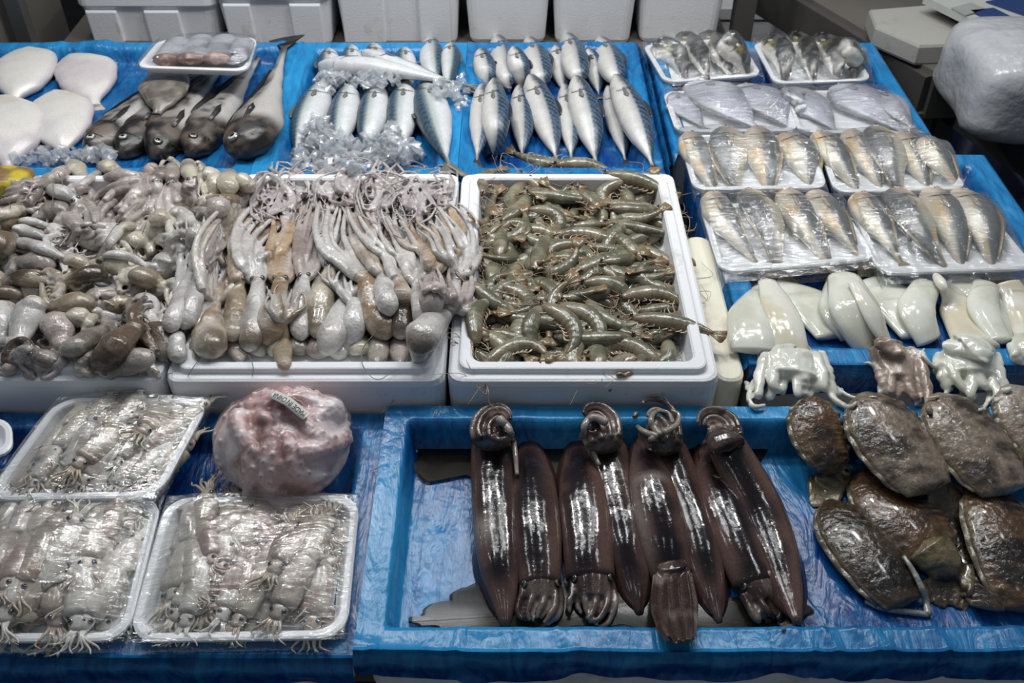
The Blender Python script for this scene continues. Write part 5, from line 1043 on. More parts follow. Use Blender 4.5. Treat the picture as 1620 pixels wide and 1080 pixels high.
wrap_tray('foam tray of five yellowish fish, upper right of the four such trays', 'clear film over the upper right tray of yellowish fish', [(1288, 216), (1476, 222), (1532, 298), (1322, 304)], .888,
    mkf('croaker', 'yellow-bellied fish in the wrapped trays', [([(1292, 212), (1322, 250), (1368, 320)], 50), ([(1340, 208), (1368, 250), (1402, 316)], 46), ([(1382, 206), (1408, 248), (1428, 324)], 60), ([(1424, 212), (1446, 252), (1476, 320)], 46), ([(1456, 220), (1488, 256), (1526, 308)], 44)],
    [f'yellow-bellied grey fish, {o} one in the upper right tray' for o in O5], ['R', 'R', 'L', 'R', 'R'], 6, finc=lin(150, 130, 90)), 'croak', 16)
wrap_tray('foam tray of four yellowish fish, lower left of the four such trays', 'clear film over the lower left tray of yellowish fish', [(1106, 322), (1328, 318), (1388, 408), (1140, 430)], .890,
    mkf('croaker', 'yellow-bellied fish in the wrapped trays', [([(1124, 306), (1146, 352), (1210, 434)], 50), ([(1180, 304), (1214, 352), (1240, 454)], 58), ([(1284, 306), (1316, 348), (1364, 412)], 54), ([(1240, 302), (1270, 350), (1328, 450)], 54)],
    [f'yellow-bellied grey fish, {o} in the lower left tray' for o in ('leftmost', 'second from the left, tail straight down', 'rightmost', 'yellowest, its tail over the front rim')], ['R', 'L', 'R', 'R'], 6, finc=lin(140, 122, 90)), 'croak', 17, (0, .16))
wrap_tray('foam tray of four yellowish fish, lower right of the four such trays', 'clear film over the lower right tray of yellowish fish', [(1344, 322), (1556, 322), (1640, 424), (1392, 432)], .890,
    mkf('croaker', 'yellow-bellied fish in the wrapped trays', [([(1356, 308), (1384, 350), (1430, 422)], 52), ([(1414, 304), (1448, 352), (1508, 442)], 66), ([(1510, 306), (1552, 352), (1574, 446)], 64), ([(1468, 302), (1502, 352), (1526, 448)], 60)],
    [f'yellow-bellied grey fish, {o} in the lower right tray' for o in ('leftmost', 'second from the left, plump', 'rightmost', 'third from the left, paler belly')], ['R', 'L', 'R', 'R'], 6, finc=lin(140, 122, 90)), 'croak', 18, (0, .16))
# ------------------------------------------------------------------ small squid trays, front left
def small_squid(sd, L=.10):
    r_ = random.Random(sd); parts = []; n = 18; t = np.linspace(0, 1, n); bend = r_.uniform(-.12, .12)
    X = np.column_stack([t*L*.6-L*.35, bend*L*t*t, np.zeros(n)]); R = interp(t, [(0, .08), (.1, .4), (.3, .8), (.6, 1), (.9, .95), (1, .85)])*L*.135
    col = np.array([lin(206, 202, 194), lin(198, 190, 176), lin(188, 170, 160), lin(176, 164, 148)][sd % 4])
    cf = lambda t_, th, V: mixc(np.tile(col, (len(V), 1)), lin(128, 96, 84), sst(.15, .5, fbm(V, 60, 3, sd))*.5)
    V, F, C = loft(X, R, R*.62, 14, colf=cf); pr = [('mantle', V, F, C, M_SMALL)]
    A = []; B = []; 
    for k in range(7): a = k/6; A.append(X[0]+[L*.02+a*L*.22, 0, R[4]*.35]); B.append(X[0]+[L*.04+a*L*.16, math.sin(math.pi*a)*L*.15, R[4]*.2])
    for sg in (1, -1):
        Bq = [np.array([b_[0], b_[1]*sg, b_[2]]) for b_ in B]; V, F = fin_patch(A, Bq, np.array([0, 0, 1.]), .0007); pr.append(('fin', V, F, np.tile(col*.95, (len(V), 1)), M_SMALL))
    h0 = X[-1]; Xh = h0+np.linspace(0, 1, 7)[:, None]*np.array([L*.13, bend*L*.3, 0]); V, F, C = loft(Xh, L*.075*np.array([.7, .95, 1, 1, .95, .85, .7]), L*.055*np.array([.7, .95, 1, 1, .95, .85, .7]), 10, colf=cf); pr.append(('head', V, F, C, M_SMALL))
    for sg in (1, -1):
        V, F, C = dome(Xh[3]+[0, sg*L*.05, L*.032], [0, sg*.5, 1], L*.026, L*.02, [(.62, lin(14, 16, 26)), (1, lin(120, 124, 132))]); pr.append(('eye', V, F, C, M_EYE))
    for k in range(6):
        a = (k-2.5)/2.5; e = Xh[-1]; P_ = crom(np.array([e+[0, a*L*.04, 0], e+[L*.08, a*L*.07+r_.uniform(-.02, .02)*L, L*.02], e+[L*.14, a*L*.11+r_.uniform(-.04, .04)*L, 0], e+[L*.18, a*L*.15+r_.uniform(-.06, .06)*L, 0]]), 12); V, F, C = loft(P_, np.linspace(L*.018, L*.005, 12), np.linspace(L*.018, L*.005, 12), 6, colf=cf); pr.append(('arm', V, F, C, M_SMALL))
    return Proto(pr)
M_SMALL = flesh('small_squid_skin', .18, .15, 120, .4, (.8, .76, .72), 300, 0, .5, .0015, .3, .008)
SQ = [small_squid(40+i, l_) for i, l_ in enumerate([.12, .135, .11, .14, .125, .13])]
def squid_tray(lb, flb, quad, z, ang, nx_, ny_, gname, lab, seed, jit=.35, sc=1., ext=(0, .03)):
    tr = tray(lb, *quad, z, h=.024 if z < .86 else .036, group='foam trays of small squid', rim=.010, rad=.035)
    for layer in range(3):
        cells = [(i, j) for i in range(nx_) for j in range(ny_)]; random.shuffle(cells)
        for i, j in cells:
            if layer == 2 and random.random() < .4: continue
            u = .12+.76*(i+.5+rnd(-.3, .3)+(.25 if layer == 1 else 0))/nx_; v = .15+.60*(j+.5+rnd(-.2, .2))/ny_; p = tr['bil'](np.array([min(u, .92)]), np.array([v]))[0]
            e = tr['bil'](np.array([.5, .5]), np.array([0., 1.])); base = math.atan2(e[1][1]-e[0][1], e[1][0]-e[0][0])
            yaw = base+(0 if random.random() < .7 else math.pi)+ang+rnd(-jit, jit)
            put(random.choice(SQ), 'small_squid', lab, 'squid', gname, p[0], p[1], yaw, 1, rnd(-.5, .5), sc*rnd(.9, 1.1), q=.5, tilt=.4, push=.003)
    cling(tr, flb, seed=seed, group='clear film over the small squid trays', ext=ext, seg=90)
squid_tray('foam tray packed with small translucent squid, furthest of the three', 'clear film stretched over the furthest tray of small squid', [(92, 628), (334, 630), (250, 786), (-28, 790)], .872, -.1, 8, 4, 'small squid in the furthest front tray', 'small translucent squid under film in the furthest of the three front trays', 31)
squid_tray('foam tray of small cream squid at the bottom left corner', 'clear film stretched over the bottom left tray of small squid', [(-60, 782), (258, 784), (200, 1012), (-110, 1015)], .852, -.1, 7, 4, 'small squid in the bottom left tray', 'small cream squid under film in the bottom left tray', 32, .25, 1.15)
squid_tray('foam tray of small squid beside the blue crate rim, below the frozen octopus', 'clear film stretched over the tray of small squid below the frozen octopus', [(264, 786), (570, 782), (548, 1008), (200, 1014)], .850, .05, 8, 4, 'small squid in the tray below the frozen octopus', 'small pale squid under film in the tray below the frozen octopus', 33, .35, 1.05)
# ------------------------------------------------------------------ frozen octopus ball with its origin strip
def frozen():
    c0 = P(449, 702, .866); parts = []
    def cf(t_, th, V): return mixc(mixc(lin(214, 180, 178), lin(160, 112, 108), sst(-.2, .45, fbm(V, 26, 4, 5))), lin(226, 220, 222), sst(.0, .4, fbm(V, 20, 3, 9))*.85)
    t = np.linspace(0, 1, 26); X = c0+np.column_stack([t*0, t*0, (t-.5)*.128]); R = np.sqrt(np.clip(1-(2*t-1)**2, .003, 1))*.088
    V, F = blob_box(c0, .088, .082, .058, 30, .005, 4, 2.2); parts.append((V, [f[::-1] for f in F], cf(None, None, V)))
    for k, (a0, a1, zz, r0) in enumerate([(20, 160, .038, .017), (170, 330, .03, .018), (-60, 60, .022, .018), (110, 230, .0, .019), (240, 380, -.005, .019), (30, 140, -.01, .018), (-30, 60, .050, .010), (200, 290, .046, .011), (80, 200, .054, .009)]):
        a = np.radians(np.linspace(a0, a1, 26)); q = np.linspace(0, 1, 26); zc = zz+.018*np.sin(q*3+k); rr = np.sqrt(np.clip(1-(zc/.060)**2, .05, 1))*.086
        X = c0+np.column_stack([np.cos(a)*rr, np.sin(a)*rr*.92, zc]); r = r0*(1-.7*q)*.82+.002; parts.append(loft(X, r, r, 10, colf=cf))
        for s in range(2, 24, 2):       # suckers along the arm
            n_ = norm(X[s]-c0); Vd, Fd, Cd = dome(X[s]+n_*r[s]*.85+np.array([0, 0, .0]), n_, r[s]*.33, r[s]*.25, [(.44, lin(170, 120, 118)), (1, lin(214, 196, 194))], 8); parts.append((Vd, Fd, Cd))
    for k in range(10):       # arms folded down over the ball from its crown
        a0 = k*36+8*math.sin(k*2.3); q = np.linspace(0, 1, 22); a = np.radians(a0+38*q+10*np.sin(q*5+k)); po = np.radians(24+72*q)
        X = c0+np.column_stack([np.cos(a)*np.sin(po)*.088, np.sin(a)*np.sin(po)*.082, np.cos(po)*.059-.004]); r = .0155*np.sin(np.pi*np.clip(q*.9+.12, 0, 1))**.7+.002; parts.append(loft(X, r, r*.8, 10, up=(.2, .1, 1), colf=cf))
        for s in range(4, 21, 2):
            n_ = norm((X[s]-c0)/[1, 1, .5]); sd_ = norm(np.cross(n_, X[s+1]-X[s])); Vd, Fd, Cd = dome(X[s]+n_*r[s]*.75+sd_*r[s]*.35*(1 if s % 4 else -1), n_, .0042, .0028, [(.44, lin(160, 104, 102)), (1, lin(222, 206, 204))], 8); parts.append((Vd, Fd, Cd))
    # knobs on the rim
    for px, py, r in ((540, 640, .022), (452, 613, .014), (375, 650, .020)):
        p = P(px, py, .905); d = norm(p-c0); X = np.array([c0+d*s for s in np.linspace(.05, np.linalg.norm(p-c0)*1.0, 8)]); parts.append(loft(X, np.array([1, 1, 1, 1, 1, 1, .9, .5])*r, np.array([1, 1, 1, 1, 1, 1, .9, .5])*r, 12, up=(.3, .2, 1), colf=cf))
    V, F, C = fuse(parts, .0021, 1); V[:, 2] = np.maximum(V[:, 2], .812); C = cf(None, None, V)*.4+C*.6
    root = thing('frozen_octopus', 'frozen pink octopus ball in clear wrap, printed strip on top, on blue film', 'octopus', (c0[0], c0[1], .812)); mesh('body', V, F, M_FRZ, root, C); stamp(V, F)
    # wrap: film following the ball
    n = 64; xs = np.linspace(c0[0]-.112, c0[0]+.112, n); ys = np.linspace(c0[1]-.104, c0[1]+.104, n); Xg, Yg = np.meshgrid(xs, ys, indexing='ij'); i, j = hi(Xg, Yg); Z0 = HF[i, j]; S = Z0.copy()
    for _ in range(6): S = np.maximum(boxblur(S, 1), Z0)
    rr = np.hypot((Xg-c0[0])/.108, (Yg-c0[1])/.10); S = np.where(rr > 1, np.minimum(S, .83), S)+.0018
    G = [(a, b_, c_, d_) for a, b_, c_, d_ in grid_faces(n, n) if rr.ravel()[[a, b_, c_, d_]].max() < 1.03]
    Vw = np.column_stack([Xg.ravel(), Yg.ravel(), S.ravel()]); used = sorted({i_ for f in G for i_ in f}); mp = {u: k for k, u in enumerate(used)}
    mesh('clear_wrap', Vw[used], [tuple(mp[i_] for i_ in f)[::-1] for f in G], M_CLING, root)
    # strip
    a = P(484, 660, .93); b_ = P(436, 638, .93); za = hf(a[0], a[1]); zb_ = hf(b_[0], b_[1])
    from mathutils import Matrix
    A = np.array([a[0], a[1], 0.]); B = np.array([b_[0], b_[1], 0.]); d = norm(B-A); nrm_y = np.array([-d[1], d[0], 0.]); wdt = .0155; L_ = np.linalg.norm(B-A)
    n = 14; V = []; 
    ctr = np.array([A+(B-A)*s for s in np.linspace(-.05, 1.05, n)]); hh = gsm(np.array([max(hf(p[0]+nrm_y[0]*o_, p[1]+nrm_y[1]*o_) for o_ in (-.006, -.003, 0, .003, .006)) for p in ctr]), 0); hh = np.maximum(gsm(hh, 3), np.interp(np.arange(n), [0, n//2, n-1], [hh[0], hh.max()*.5+hh[n//2]*.5, hh[-1]]))+.003
    for s in (-1, 1):
        for lv in (0, .0006): V += [np.array([*(p+nrm_y*wdt/2*s)[:2], h_+lv]) for p, h_ in zip(ctr, hh)]
    V = np.array(V); F = []
    for k in range(n-1): F += [(n+k, n+k+1, 3*n+k+1, 3*n+k), (k, 2*n+k, 2*n+k+1, k+1), (k, k+1, n+k+1, n+k), (2*n+k, 3*n+k, 3*n+k+1, 2*n+k+1)]
    st_ = mesh('origin_strip', V, F, plain('white_strip', lin(214, 214, 206), .4, var=.03), root); 
    fc = bpy.data.curves.new('printed_text', 'FONT'); fc.body = 'MADE IN CHINA'; fc.align_x = 'CENTER'; fc.align_y = 'CENTER'; fc.size = .0115; fc.extrude = .0002
    fo = bpy.data.objects.new('printed_text', fc); COL.objects.link(fo); bpy.context.view_layer.update(); dg = bpy.context.evaluated_depsgraph_get(); me = bpy.data.meshes.new_from_object(fo.evaluated_get(dg)); bpy.data.objects.remove(fo)
    Vt = np.array([v.co[:] for v in me.vertices]); Ft = [tuple(p.vertices) for p in me.polygons]; wd = np.ptp(Vt[:, 0]); Vt[:, 0] *= L_*.98/wd
    s_ = Vt[:, 0]/L_+.5; q = A[None]+(B-A)[None]*s_[:, None]+nrm_y[None]*Vt[:, 1:2]; zt = np.interp(s_, np.linspace(-.05, 1.05, n), hh)+.0009+Vt[:, 2]
    mesh('printed_text', np.column_stack([q[:, :2], zt]), Ft, plain('black_ink', lin(24, 24, 26), .5), st_, smooth=False, loc=root.location)
    return root
M_FRZ = flesh('frozen_octopus_skin', .3, .2, 70, .6, (.82, .74, .74), 180, 0, .5, .003, .2, .01)
frozen()
# ------------------------------------------------------------------ dark squid in the front crate
DG = 'large dark squid in the blue crate'
def big_squid(label, tip, mid, opn, w, arms, armz=None, wf=1., pale=None, headup=False, curl=0, sd=0, order=0, zl=0., fin=True, tilt=0.):
    """mantle from pointed tip to opening; arms: path beyond opening (px)"""
    n = 40; t = np.linspace(0, 1, n); pr = interp(t, [(0, .12), (.06, .34), (.16, .62), (.32, .90), (.5, 1), (.75, .99), (.92, .93), (1, .90)])
    X, r = lay([tip, mid, opn], n, w*pr, .62, .12, straight=True, q=.7, lift=zl); r = gsm(r, 1.5)
    def cf(t_, th, V):
        s = np.cos(th+tilt); nz = fbm(V, 16, 3, sd); c = mixc(lin(98, 75, 68), lin(62, 47, 46), sst(-.3, .4, nz)); c = mixc(c, lin(104, 82, 74), sst(.55, 1, np.abs(s))*.7)
        c = mixc(c, lin(18, 12, 18), np.exp(-(s/.5)**4)*sst(.08, .25, t_)*sst(.0, .12, 1-t_+.05)*.95)
        if pale:
            for (ta, sa, tw_, sw_) in pale: c = mixc(c, lin(150, 138, 130), np.exp(-((t_-ta)/tw_)**2-((np.cos(th)-sa)/sw_)**2+.3*nz)*.85)
        c = mixc(c, lin(40, 26, 26), sst(.955, .985, t_)*.5); return c*(1+.10*vn(V, 220, sd))[:, None]
    V, F, C = loft(X, r, r*.62, 30, colf=cf); nn = V-X[np.clip((np.concatenate([np.repeat(t, 30), [0, 1]])*(n-1)).astype(int), 0, n-1)]; V = V+norm(nn)*(vn(V, 14, sd)*.0022+vn(V, 40, sd)*.0007)[:, None]
    root = thing('dark_squid', label, 'squid', (*X[n//2][:2], V[:, 2].min()), DG); mesh('mantle', V, F, M_SQUID, root, C); stamp(V, F)
    T, S, U = frames(X)
    if fin:     # fins wrap the tip half of the mantle
        for sg in (-1, 1):
            A = []; B = []; ks = np.linspace(1, int(n*.45), 16).astype(int)
            for q, k in enumerate(ks):
                a = q/15; A.append(X[k]+S[k]*sg*r[k]*.72+U[k]*r[k]*.38); B.append(X[k]+S[k]*sg*(r[k]*.96+.010*math.sin(math.pi*a)**.6)-U[k]*r[k]*(.25+.25*math.sin(math.pi*a)))
            Vf, Ff = fin_patch(A, B, U[8], .0014); mesh('fin', Vf, Ff, M_SQUID, root, np.tile(lin(62, 42, 42), (len(Vf), 1))*(1+.3*vn(Vf, 30, sd))[:, None])
    # head and arms
    d = norm(X[-1]-X[-4]); R = r[-1]; sc = depth(*opn, X[-1][2])/FPX; parts = []
    def hc(t_, th, V): return mixc(mixc(lin(70, 52, 48), lin(110, 92, 84), sst(-.1, .5, fbm(V, 30, 3, sd+2))), lin(30, 22, 24), sst(.2, .9, np.sin(th))*.5)
    def ac(t_, th, V): return mixc(mixc(lin(66, 50, 46), lin(128, 114, 106), sst(-.2, .5, fbm(V, 26, 2, sd+3))), lin(158, 146, 138), (1-sst(-.5, .6, np.sin(th)))*.5)
    Xh, rh = lay([(opn[0]-(arms[0][0]-opn[0])*.5, opn[1]-(arms[0][1]-opn[1])*.5), opn, arms[0]], 9, w*.78, .6, .1, q=.6, sm=1.5)
    parts.append(loft(Xh, w*.40*sc*np.array([.8, .9, .95, 1, 1, .98, .92, .85, .7]), w*.28*sc*np.array([.8, .9, .95, 1, 1, .98, .92, .85, .7]), 16, colf=hc))
    ap = crom([opn]+list(arms), 20); tv = norm(np.gradient(ap, axis=0)); nv = np.column_stack([-tv[:, 1], tv[:, 0]]); rr_ = random.Random(sd)
    for k in range(8):
        f = (k-3.5)/3.5; ta = np.linspace(0, 1, 24); ln = rr_.uniform(.86, 1.02); ii = ta*ln*19; base = np.column_stack([np.interp(ii, np.arange(20), ap[:, c]) for c in (0, 1)]); nn = np.column_stack([np.interp(ii, np.arange(20), nv[:, c]) for c in (0, 1)])
        off = f*w*(.42*np.interp(ta, [0, .4, .8, 1], [.8, 1, .9, .6]))+curl*w*.25*ta**2*np.sin(k); ra = np.interp(ta, [0, .5, 1], [.0062, .0056, .0028])
        Xa, _ = lay((base+nn*off[:, None]).tolist(), 24, ra/sc*2, .9, .1, q=.6, sm=1.5, lift=[.004, .011][k % 2], zmin=None if armz is None else np.linspace(armz[0], armz[1], 24)+.006*(k % 2)); Xa[:, 2] += .005*math.cos(f*1.4); parts.append(loft(Xa, ra*.92, ra, 9, colf=lambda t_, th, V, k=k: ac(t_, th, V)*[1.25, .7][k % 2]))
    V, F, C = fuse(parts, .0017, 1); C = C*(1+.1*vn(V, 200, sd))[:, None]; mesh('head_and_arms', V, F, M_SQUID, root, C); stamp(V)
    for sg in (-1, 1):
        s = norm(np.cross(d, [0, 0, 1.])); c = Xh[5]+s*sg*w*.34*sc+np.array([0, 0, w*.16*sc]); V3, F3, C3 = dome(c, s*sg+np.array([0, 0, .8]), .0055, .003, [(.6, lin(8, 8, 12)), (.8, lin(104, 98, 92)), (1, lin(56, 46, 42))]); mesh('eye', V3, F3, M_EYE, root, C3)
    return root
big_squid('second dark squid from the right, tip hidden, pale patch at its lower right', (1112, 690), (1145, 800), (1196, 925), 80, [(1216, 950), (1230, 972), (1222, 984)], sd=7)
big_squid('rightmost dark squid, head end up, leaning to the blue floor', (1262, 985), (1212, 825), (1148, 700), 74, [(1140, 684), (1126, 674), (1116, 684)], armz=(.85, .856), sd=8, tilt=-.3)
big_squid('dark squid sixth from the left, pale curled tentacles on the back rim', (1138, 985), (1098, 830), (1052, 700), 72, [(1044, 680), (1036, 666), (1024, 668)], armz=(.85, .862), sd=6, curl=1)
big_squid('fourth dark squid from the left, head up with a round pale eye', (1012, 972), (985, 820), (955, 698), 74, [(950, 680), (942, 668), (930, 672)], armz=(.85, .86), sd=4, tilt=-.2)
big_squid('second dark squid from the left, thin brown tip up, arms bunched at the front rim', (836, 684), (846, 800), (855, 925), 78, [(856, 950), (848, 970), (846, 986)], sd=2, tilt=.15)
big_squid('leftmost dark squid, head up, with a pale patch on its middle', (800, 990), (784, 830), (778, 695), 74, [(778, 680), (788, 668), (800, 676)], armz=(.85, .86), sd=1, pale=[(.45, -.5, .06, .5)])
big_squid('third dark squid from the left, arms curled round in a ball at the front', (914, 678), (925, 800), (936, 915), 84, [(938, 948), (934, 970), (926, 984)], sd=3, tilt=.2, curl=.6)
big_squid('fifth dark squid from the left, pale chevron on its back, arms over the front rim', (1012, 688), (1038, 800), (1064, 912), 76, [(1066, 950), (1070, 982), (1078, 1020)], armz=(.815, .872), sd=5, pale=[(.36, .1, .03, .7), (.6, .95, .25, .28)])
# pale tentacles curled on the back rim belong to the sixth squid
def tube_on(name, parent, pts, r0, r1, col, mat, flat=.9, lift=0., n=40, q=.7):
    ra = np.linspace(r0, r1, n); sc = depth(*pts[0], .85)/FPX; X, _ = lay(pts, n, ra/sc*2, flat, 0, q=q, sm=1.5, lift=lift); V, F = loft(X, ra, ra*.9, 10); c = np.tile(col, (len(V), 1))*(1+.12*vn(V, 90, 3))[:, None]
    o = mesh(name, V, F, mat, parent, c); return o
sq6 = [o for o in bpy.data.objects if o.get('label', '').startswith('dark squid sixth')][0]
for pts in ([(1040, 690), (1018, 682), (1004, 668), (1006, 654), (1018, 650)], [(1044, 688), (1030, 668), (1036, 652), (1056, 652), (1064, 668)], [(1050, 684), (1070, 672), (1074, 656), (1062, 648)], [(1034, 692), (1024, 700), (1030, 712)]):
    tube_on('tentacle', sq6, pts, .0055, .002, lin(142, 134, 124), M_SQUID, lift=.003)
sq4 = [o for o in bpy.data.objects if o.get('label', '').startswith('fourth dark squid')][0]
tube_on('pale_tentacle', sq4, [(960, 668), (938, 660), (924, 676), (932, 700), (948, 735)], .007, .003, lin(158, 146, 138), M_SQUID, lift=.003)
sq1 = [o for o in bpy.data.objects if o.get('label', '').startswith('leftmost dark squid')][0]
tube_on('pale_tentacle', sq1, [(790, 662), (806, 680), (814, 710), (818, 750)], .007, .003, lin(158, 148, 140), M_SQUID, lift=.003)
# ------------------------------------------------------------------ brown cuttlefish
KG = 'brown cuttlefish at the right end of the front crate'
def cuttle(label, a, m, b_, w, tone='brown', head=None, sd=0, wv=.006, zl=0., thick=.34, eyes=True, zlin=None):
    n = 40; t = np.linspace(0, 1, n); pr = interp(t, [(0, .12), (.05, .42), (.15, .72), (.35, .95), (.6, 1), (.85, .88), (.96, .72), (1, .6)])
    X, r = lay([a, m, b_], n, w*pr, thick, .1, straight=True, q=.8, lift=zl); r = gsm(r, 1.2)
    if zlin:
        pp_ = crom([a, m, b_], n); X = np.array([P(q_[0], q_[1], z_) for q_, z_ in zip(pp_, np.linspace(*zlin, n))])
    A_, B_ = dict(brown=(lin(88, 64, 42), lin(36, 26, 19)), grey=(lin(136, 122, 108), lin(60, 52, 46)), dark=(lin(66, 54, 42), lin(30, 24, 20)), pale=(lin(160, 148, 136), lin(116, 100, 88)))[tone]
    def cf(t_, th, V):
        nz = fbm(V, 26, 4, sd); c = mixc(A_, B_, sst(-.25, .35, nz)); s = np.cos(th); st_ = sst(.2, .8, np.sin(t_*95+vn(V, 30, sd)*3))*sst(.35, .7, np.abs(s))
        c = mixc(c, lin(150, 130, 102) if tone != 'dark' else lin(96, 82, 62), st_*.35); c = mixc(c, lin(150, 134, 110), (np.exp(-((np.abs(s)-.93)/.035)**2))*.45); c = mixc(c, lin(150, 146, 132), sst(.96, 1, np.abs(s))*.3); return c*(1+.2*vn(V, 160, sd))[:, None]
    V, F, C = loft(X, r, r*thick*1.05, 36, rzb=r*.18, colf=cf); root = thing('cuttlefish', label, 'cuttlefish', (*X[n//2][:2], V[:, 2].min()), KG); mesh('mantle', V, F, M_CUT, root, C); stamp(V, F)
    T, S, U = frames(X)
    for sg in (-1, 1):       # wavy fin skirt along each side
        ks = np.linspace(2, n-3, 34).astype(int); Aq = []; Bq = []
        for q, k in enumerate(ks):
            wv_ = math.sin(q*1.1+sd)*.0025; Aq.append(X[k]+S[k]*sg*r[k]*.93+U[k]*.002); e = X[k]+S[k]*sg*(r[k]+wv*math.sin(math.pi*(q+1)/36)**.5+wv_*.4)+U[k]*(wv_-.001); e[2] = max(e[2], hf(e[0], e[1])*0+X[k][2]-r[k]*.2); Bq.append(e)
        Vf, Ff = fin_patch(Aq, Bq, U[8], .001); mesh('fin_skirt', Vf, Ff, M_CUT, root, np.tile(lin(112, 104, 88), (len(Vf), 1))*(1+.3*vn(Vf, 40, sd))[:, None])
    if head:
        sc = depth(*b_, X[-1][2])/FPX; parts = []
        def hc(t_, th, V): return mixc(lin(128, 114, 84), lin(62, 50, 36), sst(-.2, .4, fbm(V, 30, 3, sd+2)))
        hp = head; Xh, _ = lay([m, b_, hp[0]], 12, w*.6, .5, .1, straight=True, q=.6); Xh = Xh[4:]; rr = np.interp(np.linspace(0, 1, len(Xh)), [0, .5, 1], [.34, .36, .22] if eyes else [.30, .26, .15])*w*sc; parts.append(loft(Xh, rr, rr*.62, 16, colf=hc))
        ap = crom([b_]+list(hp), 16); tv = norm(np.gradient(ap, axis=0)); nv = np.column_stack([-tv[:, 1], tv[:, 0]])
        for k in range(8):
            f = (k-3.5)/3.5; ta = np.linspace(0, 1, 18); ii = 4+ta*11*random.uniform(.8, 1); base = np.column_stack([np.interp(ii, np.arange(16), ap[:, c]) for c in (0, 1)]); nn = np.column_stack([np.interp(ii, np.arange(16), nv[:, c]) for c in (0, 1)]); ra = np.interp(ta, [0, 1], [.0075, .0022])
            Xa, _ = lay((base+nn*(f*w*.3*(1-.3*ta))[:, None]).tolist(), 18, ra/sc*2, .8, .1, q=.6, sm=1.2); parts.append(loft(Xa, ra, ra*.9, 8, colf=hc))
        V, F, C = fuse(parts, .0025, 2); mesh('head_and_arms', V, F, M_CUT, root, C); stamp(V)
        s = norm(np.cross(norm(Xh[-1]-Xh[0]), [0, 0, 1.]))
        for sg in ((-1, 1) if eyes is True else (eyes or ())):
            V3, F3, C3 = dome(Xh[4]+s*sg*rr[3]*.55+np.array([0, 0, rr[3]*.5]), s*sg*.5+np.array([0, 0, .9]), .0095, .005, [(.3, lin(10, 10, 10)), (.44, lin(26, 22, 18)), (.8, lin(110, 100, 72)), (1, lin(60, 50, 38))]); mesh('eye', V3, F3, M_EYE, root, C3)
    return root
cuttle('rusty brown cuttlefish at the upper left, a ringed eye showing below its mantle', (1288, 628), (1292, 680), (1318, 738), 84, 'brown', [(1308, 768), (1302, 790), (1292, 808)], 1, zlin=(.868, .832), eyes=(-1, 1))
cuttle('grey-brown cuttlefish, second from the left in the back row', (1366, 622), (1408, 690), (1470, 775), 128, 'grey', None, 2, zlin=(.872, .842))
cuttle('grey-brown mottled cuttlefish, third from the left in the back row', (1478, 624), (1530, 690), (1590, 778), 128, 'grey', None, 3, zlin=(.872, .842))
cuttle('pale cuttlefish cut by the right edge in the back row', (1590, 610), (1632, 665), (1680, 740), 110, 'pale', None, 4, zlin=(.874, .845))
cuttle('narrow dark cuttlefish wedged under two others in the front row', (1478, 740), (1520, 850), (1562, 962), 80, 'dark', None, 8, zl=-.006)
cuttle('yellow-brown cuttlefish in the front row at the right edge', (1552, 762), (1588, 845), (1622, 965), 116, 'brown', None, 7)
cuttle('large brown speckled cuttlefish in the middle of the front row, dents at its lower edge', (1366, 742), (1420, 805), (1482, 880), 134, 'brown', [(1496, 915), (1500, 945), (1498, 968)], 5, eyes=False)
cuttle('darkest cuttlefish, lowest left with a thin pale fin edge', (1310, 792), (1362, 862), (1430, 955), 112, 'dark', None, 6)
# pale arm under the darkest cuttlefish
ck = [o for o in bpy.data.objects if o.get('label', '').startswith('darkest cuttlefish')][0]
tube_on('pale_arm', ck, [(1370, 950), (1400, 962), (1440, 968), (1468, 972)], .005, .004, lin(150, 148, 142), M_CUT)
tube_on('pale_arm', ck, [(1468, 972), (1462, 940), (1446, 905), (1430, 880)], .005, .003, lin(150, 148, 142), M_CUT)
